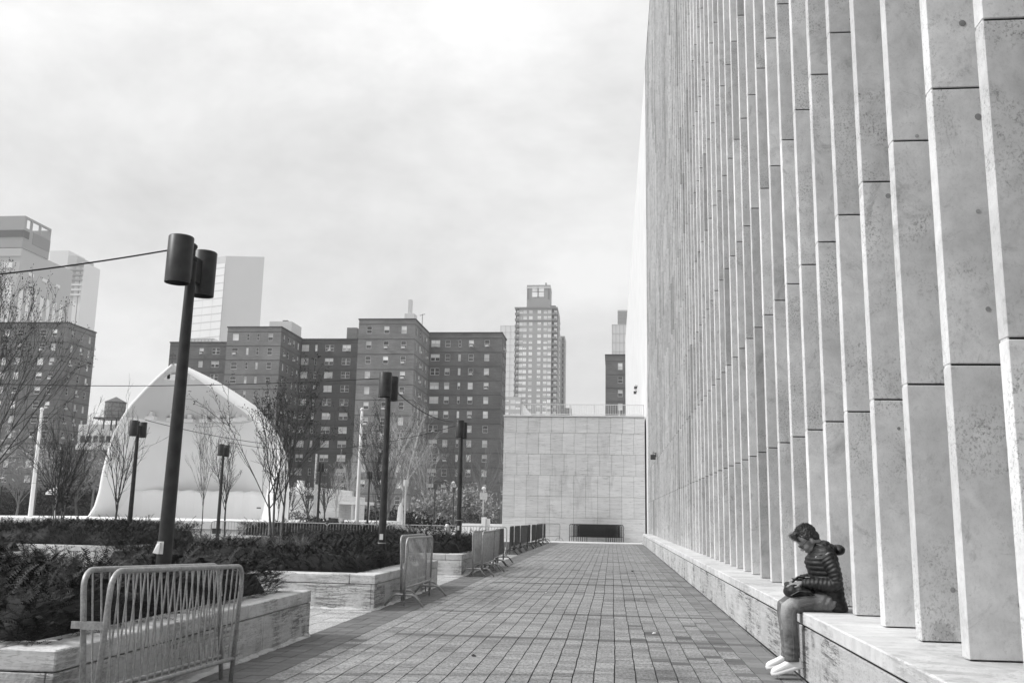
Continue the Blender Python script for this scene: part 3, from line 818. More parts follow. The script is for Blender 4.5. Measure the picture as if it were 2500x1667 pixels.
tree('bare_tree', 'slender bare tree before the centre of the bandshell, right of the tallest lamp', at(494,1260,34.5).x, 34.5, .4, 4.9, 1, M['bark_dark'], 15, .55, 1.5, 0, .05, .30, TG, w=1.6)
tree('bare_tree', 'slender bare tree just right of the small lamp post before the bandshell', at(552,1260,35.5).x, 35.5, .4, 4.6, 1, M['bark_dark'], 27, .5, 1.5, 0, .055, .30, TG, w=1.6)
tree('bare_tree', 'thin small bare tree at the right edge of the bandshell opening', at(677,1260,38.0).x, 38.0, .3, 3.2, 1, M['bark_dark'], 28, .36, 1.5, 0, .035, .36, TG, w=0.9)

# ------------------------------------------------------------------ apartment blocks
_wm = {}
def window_mesh(w, h):
    k = ('f', w, h)
    if k not in _wm:
        mb = MB(); t = .055; hw = w/2
        for (a, b, c, d) in ((-hw,-h/2,-hw+t,h/2), (hw-t,-h/2,hw,h/2), (-hw+t,-h/2,hw-t,-h/2+t*1.4), (-hw+t,h/2-t,hw-t,h/2), (-hw+t,-.03,hw-t,.03)):
            mb.box((a,-.04,b), (c,.03,d))
        if w > 1.4: mb.box((-.07,-.045,-h/2+t*1.4), (.07,.03,-.03)); mb.box((-.07,-.045,.03), (.07,.03,h/2-t))
        mb.box((-hw-.06,-.10,-h/2-.07), (hw+.06,.02,-h/2-.005))
        _wm[k] = mesh_only(mb, 'window', M['sash'])
    return _wm[k]
def pane_mesh(w, h, up, mat):
    k = ('p', w, h, up, mat)
    if k not in _wm:
        z0, z1 = (0, h/2) if up else (-h/2, 0); mb = MB().box((-w/2+.03, .0, z0+.02), (w/2-.03, .02, z1-.02)); _wm[k] = mesh_only(mb, 'pane', M[mat])
    return _wm[k]
_ac = mesh_only(MB().box((-.30,-.36,-.17), (.30,.02,.17)).box((-.25,-.375,-.13), (.10,-.355,.13)), 'air_conditioner', M['ac'])
brnd = random.Random(77)
def facade(B, p0, u, n, W, z0, z1, cols, rows, wall, h=1.36, ac=.3, panes=True, name='wall', depth=.14, course=True, blind=.62):
    """wall with real openings; u along the wall, n outward"""
    u = Vector((u[0], u[1], 0)); n = Vector((n[0], n[1], 0)); p0 = Vector((p0[0], p0[1], 0))
    P = lambda s, z, d=0: tuple(p0+u*s-n*d+Vector((0,0,z)))
    rows = sorted(rows); cols = sorted(cols)
    sc_ = [0]+[c for s, w in cols for c in (s-w/2, s+w/2)]+[W]
    zz = [z0]+[c for r in rows for c in (r-h/2, r+h/2)]+[z1]
    mb = MB()
    flip = (u.cross(Vector((0,0,1)))).dot(n) < 0
    def q(a, b, c, d): mb.add([a,b,c,d], [(3,2,1,0)] if flip else [(0,1,2,3)])
    for i in range(len(sc_)-1):
        if i % 2 == 0: q(P(sc_[i],z0), P(sc_[i+1],z0), P(sc_[i+1],z1), P(sc_[i],z1))
        else:
            a, b = sc_[i], sc_[i+1]
            for j in range(len(zz)-1):
                if j % 2 == 0: q(P(a,zz[j]), P(b,zz[j]), P(b,zz[j+1]), P(a,zz[j+1]))
                else:
                    c, d = zz[j], zz[j+1]; D = depth
                    q(P(a,c), P(a,c,D), P(a,d,D), P(a,d)); q(P(b,c,D), P(b,c), P(b,d), P(b,d,D))
                    q(P(a,d,D), P(b,d,D), P(b,d), P(a,d)); q(P(a,c), P(b,c), P(b,c,D), P(a,c,D))
                    q(P(a,c,D), P(b,c,D), P(b,d,D), P(a,d,D))
    mb.build(name, wall, B)
    ang = math.atan2(u.y, u.x)
    if flip: ang += PI
    for s, w in cols:
        for r in rows:
            ww, hh = round(w, 2), round(h, 2)
            o = inst('window', window_mesh(ww, hh), P(s, r, depth-.035), B, (0,0,ang))
            if panes:
                k = brnd.random(); m1 = 'pane_blind' if k < blind else 'pane_dark'; m2 = 'pane_blind' if k < blind*.55 else 'pane_dark'
                inst('pane', pane_mesh(ww, hh, True, m1), (0,0,0), o); inst('pane', pane_mesh(ww, hh, False, m2), (0,0,0), o)
            else:
                inst('pane', pane_mesh(ww, hh, True, 'glass_pale' if brnd.random() < .8 else 'glass_mid'), (0,0,0), o)
                inst('pane', pane_mesh(ww, hh, False, 'glass_pale' if brnd.random() < .8 else 'glass_mid'), (0,0,0), o)
            if brnd.random() < ac and w > .6: inst('air_conditioner', _ac, P(s+brnd.choice([-.2,0,.2])*(w > 1.4), r-h/2+.2, .05), B, (0,0,ang))
    if course:
        mb = MB()
        for r in rows[::1]:
            z = r+h/2+.36
            if z < z1-.3:
                a, b = P(-.02, z-.05, .02), P(W+.02, z+.05, -.035)
                xs_, ys_ = sorted((a[0], b[0])), sorted((a[1], b[1])); mb.box((xs_[0], ys_[0], z-.05), (xs_[1], ys_[1], z+.05))
        if mb.v: mb.build('string_course', M['lintel'], B)
M['glass_pale'] = simple('pale_glass', .72, .25, .2, .15, 0, .6, isl=.15)
M['glass_mid'] = simple('mid_glass', .42, .25, .2, .15, 0, .6, isl=.2)
RZ = 36.0
rowsA = [RZ-1.95-2.75*i for i in range(12)]
def vol(B, x0, x1, y0, y1, z1, mat, name='rear_mass', z0=0):
    MB().box((x0, y0, z0), (x1, y1, z1)).build(name, mat, B)
def parapet(B, x0, x1, y0, y1, z, mat=None):
    MB().box((x0-.12, y0-.12, z), (x1+.12, y1+.12, z+.22)).build('parapet', mat or M['lintel'], B)
def zc3(a, b): return 400+.36564*a, 700+.36564*b
def colsF(Y, X0, lst, py): return [(at(zc3(a, 0)[0], py, Y).x-X0, w) for a, w in lst]
# west block: three stepped masses
Bw = thing('apartment_block', 'dark brick apartment block with a projecting wing directly behind the bandshell', 'building', (0,0,0))
facade(Bw, (-92,185.4), (1,0), (0,-1), 20, 0, RZ-.1, colsF(185.4,-92,[(250,.96),(347,1.7)],860), rowsA, M['brick'])
facade(Bw, (-73.1,170), (1,0), (0,-1), 10.6, 0, RZ, colsF(170,-73.1,[(480,1.2),(563,.5),(630,.5),(712,.96)],824), rowsA, M['brick2'], blind=.5)
facade(Bw, (-62.5,170), (0,1), (1,0), 11.8, 0, RZ, [(2.0,.7),(4.6,.96),(7.6,.96),(10.2,.96)], rowsA, M['brick'], ac=.4)
facade(Bw, (-62.4,181.8), (1,0), (0,-1), 17.5, 0, RZ-.05, colsF(181.8,-62.4,[(945,1.5),(1018,.5),(1107,1.75),(1220,1.75)],852), rowsA, M['brick3'])
vol(Bw, -73.05, -62.7, 170.3, 184, RZ-.15, M['brick3']); vol(Bw, -91.9, -62.6, 185.8, 197, RZ-.3, M['brick3']); vol(Bw, -62.3, -45.2, 182.2, 196, RZ-.3, M['brick3'])
parapet(Bw, -73.1, -62.5, 170, 185, RZ-.12); parapet(Bw, -62.3, -45.2, 181.8, 196, RZ-.25); parapet(Bw, -92, -73.3, 185.4, 197, RZ-.2)
MB().box((at(662,795,178).x, 177, RZ), (at(716,795,178).x, 183, at(690,787,178).z)).build('lift_house', M['sash'], Bw)
MB().box((at(696,782,179).x-.5, 179, RZ+1.6), (at(696,782,179).x+.5, 180.5, RZ+3.2)).build('chimney', M['brick2'], Bw)
MB().box((at(850,815,187).x, 186, RZ-1), (at(874,815,187).x, 189, at(860,802,187).z)).build('lift_house', M['brick2'], Bw)
# east block
Be = thing('apartment_block', 'taller brown brick apartment block right of centre, beside the terrace wall', 'building', (0,0,0))
facade(Be, (-45.6,163.3), (1,0), (0,-1), 10.35, 0, RZ, colsF(163.3,-45.6,[(1372,.96),(1488,.96),(1604,.96)],808), rowsA, M['brick2'])
facade(Be, (-35.25,163.3), (0,1), (1,0), 13.6, 0, RZ, [(2.4,.6),(5.2,1.2),(8.2,.6),(11.2,.96)], rowsA, M['brick2'], ac=.45)
facade(Be, (-35.25,176.9), (1,0), (0,-1), 14.15, 0, RZ+.05, colsF(176.9,-35.25,[(1815,1.75),(1897,.96),(1977,.5),(2053,.96),(2158,.96)],842), rowsA, M['brick'], ac=.35)
facade(Be, (-21.1,176.9), (0,1), (1,0), 7.5, 0, RZ+.05, [(1.3,.6),(3.4,.96),(5.7,.96)], rowsA, M['brick'], ac=.2)
vol(Be, -45.4, -35.5, 163.6, 192, RZ-.15, M['brick3']); vol(Be, -45.0, -21.35, 177.3, 184.2, RZ-.16, M['brick3'])
parapet(Be, -45.6, -35.25, 163.3, 192, RZ-.1); parapet(Be, -35.1, -21.1, 176.9, 184.4, RZ+.05)
q = at(998,770,170)
MB().box((q.x-3.0, 169, RZ), (q.x+1.3, 173, RZ+.9)).box((q.x-.7, 169.5, RZ+.9), (q.x+1.2, 172, RZ+2.4)).build('roof_house', M['sash'], Be)
MB().box((q.x-.2, 170, RZ+2.4), (q.x+.45, 171, RZ+5.2)).build('chimney', M['ac'], Be)
MB().tube([(q.x+2.4,171,RZ+.2),(q.x+2.4,171,RZ+2.6)], .06, 5).tube([(q.x+1.9,171,RZ+2.3),(q.x+2.9,171,RZ+2.6)], .05, 5).build('antenna', M['galv_dark'], Be)
# left block
Bl = thing('apartment_block', 'brown brick apartment block at the left edge behind the bare trees', 'building', (0,0,0))
cl_ = [(at(p,835,165.5).x+130, w) for p, w in ((13,1.2),(48,.96),(103,1.2),(131,.96))]+[(8,.96),(4.5,.96)]
facade(Bl, (-130,165.5), (1,0), (0,-1), 27.3, 0, RZ, cl_, rowsA, M['brick'], ac=.35)
facade(Bl, (-102.7,165.5), (0,1), (1,0), 9.8, 0, RZ, [(1.9,.75),(5.1,.75),(7.9,.75)], rowsA, M['brick2'], ac=.35)
vol(Bl, -129.8, -102.95, 165.8, 175.2, RZ-.15, M['brick3']); parapet(Bl, -130, -102.7, 165.5, 175.3, RZ-.1)
# right block peeping over the terrace wall
Br = thing('apartment_block', 'narrow sliver of dark brick block with three windows above the terrace railing', 'building', (0,0,0))
rr = [RZ-2.5-2.9*i for i in range(11)]
facade(Br, (-1.45,201), (1,0), (0,-1), 9, 0, RZ, [(3.15,1.0),(6.5,1.0)], rr, M['brick'], h=1.5, ac=.1)
vol(Br, -1.4, 7.5, 201.3, 215, RZ-.1, M['brick3']); parapet(Br, -1.45, 7.55, 201, 215, RZ-.1)

# ------------------------------------------------------------------ far towers
M['tower'] = simple('tower_brick', .27, .8, .05, .05); M['tower_pale'] = simple('tower_pale', .36, .8, .05, .05)
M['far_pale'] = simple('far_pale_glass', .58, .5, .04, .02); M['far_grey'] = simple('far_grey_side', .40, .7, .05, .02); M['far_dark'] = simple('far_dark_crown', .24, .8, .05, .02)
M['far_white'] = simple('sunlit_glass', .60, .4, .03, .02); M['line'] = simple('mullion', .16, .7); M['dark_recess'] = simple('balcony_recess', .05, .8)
Tw = thing('high_rise_tower', 'slender pale high-rise with balconies and a stepped crown rising behind the terrace wall', 'building', (0,0,0))
Y = 455.0
def zx(zc): return at(1200+.4463*zc, 950, Y).x
def zy(yc): return at(1300, 640+.4463*yc, Y).z
rowsT = [zy(y) for y in (338,370,403,436,468,500,533,565,598,630,662,695,728,760,792,825)]
rowsT += [rowsT[-1]-2.85*i for i in range(1, 6)]; rowsT = sorted(rowsT)
rowsT = sorted(rowsT + [zy(304), zy(272)])
cols = [(zx(c)-zx(145), 1.75) for c in (156,177,209,256,290,313)]
facade(Tw, (zx(145), Y), (1,0), (0,-1), zx(325)-zx(145), 0, zy(252), cols, rowsT, M['tower'], h=1.7, ac=0, panes=False, course=False, name='front_wall')
vol(Tw, zx(124), zx(145), Y+1.5, Y+16, zy(254), M['dark_recess'], 'balcony_bay'); vol(Tw, zx(325), zx(355), Y+1.5, Y+16, zy(254), M['dark_recess'], 'balcony_bay')
vol(Tw, zx(145)+.1, zx(325)-.1, Y+.5, Y+16, zy(253), M['tower'], 'tower_core')
bal = mesh_only(MB().box((0,0,0),(zx(145)-zx(121),1.9,.32)).box((0,0,.32),(zx(145)-zx(121),.12,1.1)), 'balcony', M['line'])
wbal = mesh_only(MB().box((0,0,0),(1.5,.2,2.1)), 'window', M['glass_pale'])
for r in rowsT:
    inst('balcony', bal, (zx(121), Y-.3, r-1.45), Tw); inst('balcony', bal, (zx(328), Y-.3, r-1.45), Tw)
    inst('window', wbal, (zx(130), Y+1.3, r-1.0), Tw); inst('window', wbal, (zx(337), Y+1.3, r-1.0), Tw)
    MB().box((zx(355), Y+2, r-1.45), (zx(359), Y+24, r-1.1)).build('balcony', M['line'], Tw)
vol(Tw, zx(355)-.2, zx(357), Y+4, Y+22, zy(252), M['tower'], 'side_wall')
MB().box((zx(119), Y-.6, zy(254)), (zx(357), Y+17, zy(247))).build('cornice', M['line'], Tw)
MB().box((zx(145), Y-.35, zy(322)), (zx(325), Y, zy(318))).build('cornice', M['line'], Tw)
vol(Tw, zx(180), zx(312), Y+5, Y+15, zy(112), M['tower'], 'crown', zy(250)); MB().box((zx(178), Y+4.6, zy(130)), (zx(314), Y+15.3, zy(124))).build('crown_band', M['sash'], Tw)
MB().box((zx(183),Y+4.7,zy(190)),(zx(190),Y+5,zy(132))).build('louvre', M['line'], Tw); MB().box((zx(298),Y+4.7,zy(190)),(zx(308),Y+5,zy(132))).build('louvre', M['line'], Tw)
for cx_ in (228, 258):
    for cy_ in (135, 165):
        inst('window', mesh_only(MB().box((-1.6,0,-1.2),(1.6,.25,1.2)), 'window', M['glass_pale']), (zx(cx_), Y+4.8, zy(cy_)), Tw)
MB().box((zx(280), Y+8, zy(112)), (zx(288), Y+10, zy(92))).build('mast_box', M['far_dark'], Tw)
vol(Tw, zx(312), zx(341), Y+8, Y+16, zy(218), M['tower'], 'crown_step', zy(250))
vol(Tw, zx(357), zx(384), Y+25, Y+40, zy(352), M['tower'], 'rear_wing')
bs = mesh_only(MB().box((0,0,0),(zx(385)-zx(366),1.4,.4)), 'balcony', M['line']); bdk = mesh_only(MB().box((0,0,0),(zx(378)-zx(369),.4,1.7)), 'window', M['dark_recess'])
for r in rowsT:
    if r < zy(365): inst('balcony', bs, (zx(366), Y+23.8, r-1.4), Tw); inst('window', bdk, (zx(369), Y+24.7, r-.9), Tw)
Pd = thing('podium_building', 'low pale block with square windows at the left foot of the high-rise tower', 'building', (0,0,0))
rp = [zy(y) for y in (930,900,868,836,800,768)]
facade(Pd, (zx(50), Y-4), (1,0), (0,-1), zx(165)-zx(50), 0, zy(742), [(zx(c)-zx(50), 2.3) for c in (70,88,122,150)], rp, M['tower_pale'], h=1.8, ac=0, panes=False, course=False)
vol(Pd, zx(50), zx(165), Y-3.6, Y-.7, zy(745), M['tower_pale']); MB().box((zx(385)+.2, Y+18, 0), (zx(428), Y+24, zy(772))).build('side_block', M['line'], Pd)
def grid_tower(name, label, x0, x1, y0, y1, z1, dx, dz, mat, line, z0=0, t=.25):
    B = thing(name, label, 'building', (0,0,0)); MB().box((x0,y0,z0),(x1,y1,z1)).build('glass_wall', mat, B)
    mb = MB(); x = x0
    while x < x1: mb.box((x-t/2, y0-.2, z0), (x+t/2, y0-.004, z1)); x += dx
    mb.build('mullion', line, B); mb = MB(); z = z1
    while z > max(z0, 20): mb.box((x0-.1, y0-.26, z-t), (x1+.1, y0-.21, z)); z -= dz
    mb.build('spandrel', line, B); return B
a_, b_ = at(1220,900,600), at(1262,900,600)
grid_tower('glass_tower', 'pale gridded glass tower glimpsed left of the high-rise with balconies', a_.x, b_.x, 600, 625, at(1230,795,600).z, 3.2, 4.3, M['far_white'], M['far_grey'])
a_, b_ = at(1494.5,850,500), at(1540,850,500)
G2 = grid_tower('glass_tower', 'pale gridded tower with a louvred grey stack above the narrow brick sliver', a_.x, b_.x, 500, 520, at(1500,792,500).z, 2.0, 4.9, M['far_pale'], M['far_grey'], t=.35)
mb = MB(); x0_, x1_ = at(1508,770,500).x, at(1540,770,500).x; z0_, z1_ = at(1500,792,500).z, at(1500,755,500).z
mb.box((x0_,502,z0_-.5),(x1_,512,z1_)).build('stack', M['far_grey'], G2)
for k in range(10): MB().box((x0_-.1,501.7,z0_+.2+k*.78),(x1_,502,z0_+.42+k*.78)).build('louvre', M['far_dark'], G2)
# very tall hazy tower
Hz = thing('glass_tower', 'tallest hazy featureless tower behind the nearest lamp post', 'building', (0,0,0))
zt = at(551,625,700).z
foot = [(at(457,639,714.7).x,714.7), (at(551,640,700).x,700), (at(645,640,704).x,704), (at(641,640,748).x,748), (at(462,640,757).x,757)]
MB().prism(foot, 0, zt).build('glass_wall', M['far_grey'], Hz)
p0, p1 = Vector((foot[0][0],foot[0][1],0)), Vector((foot[1][0],foot[1][1],0)); dn = Vector((-.4,-1,0)).normalized()*.35
mb = MB(); 
for k in range(4):
    q = p0.lerp(p1, (k+.01)/4); q2 = p0.lerp(p1, (k+.99)/4)
    mb.add([q+dn, q2+dn, q2+dn+Vector((0,0,zt-6)), q+dn+Vector((0,0,zt-6))], [(0,1,2,3)])
mb.build('window_strip', M['far_white'], Hz)  # sun glare on this face is put into the strips' paler colour
for k in range(26):
    z_ = zt-10-k*6.2; MB().add([p0+dn*1.3+Vector((0,0,z_)), p1+dn*1.3+Vector((0,0,z_)), p1+dn*1.3+Vector((0,0,z_+.8)), p0+dn*1.3+Vector((0,0,z_+.8)), p0+Vector((0,0,z_)), p1+Vector((0,0,z_)), p1+Vector((0,0,z_+.8)), p0+Vector((0,0,z_+.8))], [(0,1,2,3),(3,2,6,7),(0,4,5,1)]).build('floor_line', M['far_grey'], Hz)
B = grid_tower('office_block', 'small pale gridded block between the hazy tower and the brick wing', at(459,830,400).x, at(523,830,400).x, 400, 420, at(500,826,400).z, 1.6, 3.0, M['far_pale'], M['far_grey'], t=.5)
# left stepped high-rise with an open dark crown
Lf = thing('high_rise_tower', 'grey high-rise with a dark open-framed crown at the top left edge', 'building', (0,0,0))
yn = 330.0; zc0, zc1 = at(50,604,yn).z, at(59,527,yn).z; xe = at(59,560,yn).x; xw = xe-60; yf = yn*(at(59,527,yn).z-1.35)/yn/((at(121.5,560,yn).z-1.35)/yn)
vol(Lf, xw, xe-.1, yn, yf, zc1-4.5, M['far_dark'], 'crown', zc0)
zf = zc1-4.5
mb = MB(); mb.box((xw, yn, zf), (xe-.1, yn+.8, zc1))
mb.box((xe-.9, yn+.8, zc1-.8), (xe-.1, yf, zc1)); mb.box((xw, yf-.8, zf), (xe-.1, yf, zc1-.8)); 
for yy in (yn+.8, yn+4.6, yn+10.2): mb.box((xe-.9, yy, zf), (xe-.1, yy+.7, zc1-.8))
mb.build('crown_frame', M['far_dark'], Lf)
MB().box((xe-.15, yn+6, zc0+3), (xe, yf, zf-.5)).build('crown_screen', simple('darker_screen', .17, .8), Lf)
MB().box((xw+40, yn-.2, zc0+4.2), (xe-.2+.3, yn+3.5, zc0+7)).build('opening', M['dark_recess'], Lf)
M['far_wall'] = simple('far_grey_wall', .36, .8, .04, .02); M['far_win'] = simple('far_white_windows', .62, .4, .05, .05)
vol(Lf, xw, xe-.5, yn+.5, yn+36, zc0-.02, M['far_wall'], 'tower_wall')
MB().box((xw, yn, zc0-3.4), (xe, yn+.5, zc0-.3)).build('band', M['far_wall'], Lf)
ws = mesh_only(MB().box((-1.5,0,0),(1.5,.5,34)), 'window_strip', M['far_win']); w2 = mesh_only(MB().box((0,-1.1,0),(.6,1.1,30)), 'window_strip', M['far_win'])
sq = mesh_only(MB().box((-1.6,0,0),(1.6,.5,2.1)), 'window', M['far_win'])
for i in range(8): inst('window_strip', ws, (xe-4-i*5.2, yn+.2, zc0-48), Lf); inst('window', sq, (xe-5-i*6.5, yn+.2, zc0-8), Lf)
for i in range(7): inst('window_strip', w2, (xe-.8, yn+3+i*4.5, zc0-46), Lf)
for i in range(3): inst('window', mesh_only(MB().box((0,-1.7,0),(.7,1.7,1.2)), 'window', M['far_win']), (xe-.9, yn+8+i*9, zc0-9.5), Lf)
# pale towers just behind it
Lp = thing('high_rise_tower', 'very pale twin-shafted tower peeking out behind the dark-crowned high-rise', 'building', (0,0,0))
for (a, b, top, mt) in ((120,165,612,'far_pale'),(165,188,625,'far_grey'),(188,198,650,'far_pale'),(200,206,640,'far_pale')):
    MB().box((at(a,640,430).x, 430, 0), (at(b,640,430).x, 445, at(a,top,430).z)).build('shaft', M[mt], Lp)
for k in range(7): 
    z = at(180,650+k*12,430).z; MB().box((at(166,700,429).x, 429, z), (at(197,700,429).x, 430, z+.8)).build('floor_slab', M['far_dark'] if k < 4 else M['far_pale'], Lp)
# water tank and white roof building
Wt = thing('water_tank', 'wooden rooftop water tank with a conical roof left of the bandshell', 'water tank', (0,0,0))
c = at(281,1000,150); r_ = (at(304,1000,150).x-at(258,1000,150).x)/2; zb, zs, za = at(281,1020,150).z, at(281,982,150).z, at(281,968.5,150).z
M['tank'] = simple('tank_staves', .17, .85, .25, 3)
nst = 18
for k in range(nst):
    a0, a1 = 2*PI*k/nst+.02, 2*PI*(k+1)/nst-.02; f = lambda a, r: (c.x+r*math.cos(a), 150+r*math.sin(a))
    MB().prism([f(a0,r_-.12), f(a0,r_), f(a1,r_), f(a1,r_-.12)], zb, zs).build('stave', M['tank'], Wt)
MB().lathe([(r_+.12,0),(.02,za-zs)], (c.x,150,zs), 20).build('roof', M['galv_dark'], Wt, False)
for k in range(4): MB().lathe([(r_+.03,0),(r_+.03,.08)], (c.x,150,zb+.3+k*.7), 20, cap=False).build('hoop', M['galv_dark'], Wt)
MB().box((at(240,1019,150).x,148.4,zb-.3), (at(300,1019,150).x,151.6,zb-.02)).build('platform', M['galv_dark'], Wt)
mb = MB()
for dx in (-1.1,1.1):
    for dy in (-1.2,1.2): mb.box((c.x+dx-.1,150+dy-.1,zb-2.0),(c.x+dx+.1,150+dy+.1,zb-.3))
mb.build('stand', M['galv_dark'], Wt)
Wb = thing('roof_building', 'white low building with a row of dark openings beneath the rooftop water tank', 'building', (0,0,0))
x0_, x1_ = at(212,1080,155).x, at(300,1080,155).x
vol(Wb, x0_, x1_, 152, 165, at(250,1036,152).z, M['sash'], 'wall')
mb = MB(); zz0, zz1 = at(250,1080,152).z, at(250,1064,152).z
for k in range(7): x = x0_+.6+k*1.15; MB().box((x,151.85,zz0),(x+.75,151.99,zz1)).build('window', M['pane_dark'], Wb)
MB().box((x0_,151.6,at(250,1098,152).z-.0),(x1_,151.98,at(250,1086,152).z)).build('ledge_band', M['far_win'], Wb)
MB().box((x0_-3,150.8,0),(x1_,151.5,at(250,1099,152).z)).build('lower_wall', M['brick'], Wb)

# ------------------------------------------------------------------ bandshell
Y0 = 60.0
Bs = thing('bandshell', 'large white pointed-arch concrete bandshell with folded panels across its stage', 'bandshell', (0,0,0))
S_ = lambda zx_, zy_: at(200+zx_*.2679, 860+zy_*.2679, Y0)
Lc = [S_(*q) for q in ((50,1497),(110,1400),(150,1270),(180,1100),(215,960),(260,800),(330,640),(430,480),(560,340),(700,205),(822,100))]
Rc = [S_(*q) for q in ((1862,1540),(1868,1400),(1868,1200),(1860,1040),(1832,900),(1765,745),(1680,605),(1560,480),(1420,385),(1240,270),(1080,190),(950,128),(822,100))]
Ri = [S_(*q) for q in ((1640,1540),(1668,1400),(1692,1250),(1735,1130),(1775,1020),(1765,920),(1712,800),(1625,670),(1500,560),(1355,450),(1200,345),(1060,250),(950,180),(822,108))]
def interp(pts, z):
    pts = sorted(pts, key=lambda p: p.z)
    if z <= pts[0].z: return pts[0].x
    for a, b in zip(pts[:-1], pts[1:]):
        if a.z <= z <= b.z: return a.x+(b.x-a.x)*(z-a.z)/max(b.z-a.z, 1e-6)
    return pts[-1].x
SZ = .86
za = Lc[-1].z; z1s = S_(900,590).z; zl = SZ
zs = [zl+(za-zl)*(i/44) for i in range(45)]
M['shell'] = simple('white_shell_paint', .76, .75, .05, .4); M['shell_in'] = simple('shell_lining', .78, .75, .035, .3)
def shell_grid(xl, xr, depth, off, flipf=False, n=26, zs=None):
    V = []; Fc = []
    for z in zs:
        a, b = xl(z), xr(z); d = depth*(1 if z < z1s else max(0.0, 1-(z-z1s)/(za-z1s))**1.15)
        for i in range(n+1):
            t = -1+2*i/n; V.append((a+(b-a)*i/n, Y0+off+d*(1-abs(t)**2.6)**.75, z))
    for j in range(len(zs)-1):
        for i in range(n):
            q = (j*(n+1)+i, j*(n+1)+i+1, (j+1)*(n+1)+i+1, (j+1)*(n+1)+i); Fc.append(q[::-1] if flipf else q)
    return MB().add(V, Fc)
xl_o = lambda z: interp(Lc, z); xr_o = lambda z: interp(Rc, z)
xl_i = lambda z: interp(Lc, z)+.22; xr_i = lambda z: interp(Ri, z)
M['shell_shade'] = simple('canopy_shade_grey', .55, .75, .035, .3)  # greyer than the lower lining: shade under the canopy put into the colour
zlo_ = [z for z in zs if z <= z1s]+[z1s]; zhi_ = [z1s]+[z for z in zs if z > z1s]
shell_grid(xl_i, xr_i, 4.6, .0, zs=zlo_).build('inner_shell', M['shell_in'], Bs, True); shell_grid(xl_i, xr_i, 4.6, .0, zs=zhi_).build('shaded_inner_shell', M['shell_shade'], Bs, True)
shell_grid(xl_o, xr_o, 5.2, .35, True, zs=zs).build('outer_shell', M['shell'], Bs, True)
rim = MB()
for (fa, fb) in ((xl_o, xl_i), (xr_i, xr_o)):
    V = []; 
    for z in zs: V += [(fa(z), Y0-.0, z), (fb(z), Y0, z), (fa(z), Y0+.36, z), (fb(z), Y0+.36, z)]
    Fc = []
    for j in range(len(zs)-1): b = j*4; Fc += [(b,b+1,b+5,b+4), (b,b+4,b+6,b+2), (b+1,b+3,b+7,b+5)]
    rim.add(V, Fc)
rim.build('rim', M['shell'], Bs, True)
# folded panels with arched tops
zp = S_(900,1262).z; npan = 9; xa, xb = xl_i(zl)+.9, xr_i(zl)-.25
for k in range(npan):
    a = xa+(xb-xa)*k/npan; b = xa+(xb-xa)*(k+1)/npan; V = []; Fc = []; n = 12; m = 5
    for j in range(m+1):
        for i in range(n+1):
            t = i/n; u_ = (a+(b-a)*t); tt = -1+2*(u_-xa)/(xb-xa)
            yy = Y0+3.6*(1-abs(tt*.80)**4)-.45 - .11*(1-abs(2*t-1))
            top = zp+.11*math.sin(PI*t); V.append((u_, yy, zl+(top-zl)*j/m))
    for j in range(m):
        for i in range(n): Fc.append((j*(n+1)+i, j*(n+1)+i+1, (j+1)*(n+1)+i+1, (j+1)*(n+1)+i))
    base = m*(n+1)
    nb = len(V)
    for i in range(n+1): x_, y_, z_ = V[base+i]; V.append((x_, y_+.55, z_+.05))
    for i in range(n): Fc.append((base+i, base+i+1, nb+i+1, nb+i))
    MB().add(V, Fc).build('acoustic_panel', M['shell_in'], Bs, True)
MB().box((S_(1530,1413).x, Y0+1.2, S_(1545,1420).z), (S_(1560,1413).x, Y0+1.4, S_(1545,1408).z)).build('vent_slot', M['lamp'], Bs)
for zx_ in (505,632,762,900,1022,1138,1248,1340):
    p = S_(zx_, 570); tt = -1+2*(p.x-xl_i(p.z))/(xr_i(p.z)-xl_i(p.z)); yy = Y0+4.2*(1-abs(tt)**2.6)**.75
    MB().box((p.x-.33, yy-.55, S_(zx_,585).z), (p.x+.33, yy, S_(zx_,555).z)).box((p.x-.13, yy-.45, S_(zx_,553).z), (p.x+.17, yy, S_(zx_,512).z)).build('spotlight_box', M['shell'], Bs)
for zx_, zy_ in ((740,210),(790,215),(1005,210)):
    p = S_(zx_, zy_); MB().box((p.x-.3, Y0+.4, p.z-.18), (p.x+.3, Y0+1.2, p.z+.18)).build('light_hatch', M['shell'], Bs)
MB().tube([(Lc[-1].x,Y0,za-.1),(Lc[-1].x,Y0,za+.75)], .03, 5).box((Lc[-1].x-.2,Y0-.03,za+.45),(Lc[-1].x+.2,Y0+.03,za+.6)).build('finial', M['galv_dark'], Bs)
MB().box((at(-260,1280,46).x, 46, -.02), (at(850,1280,60).x, 76, SZ)).build('stage', M['kerb'], Bs)
MB().box((at(-260,1280,46).x, 45.96, SZ*.52), (at(850,1280,60).x, 45.99, SZ*.55)).build('stage_joint', M['mortar'], Bs)

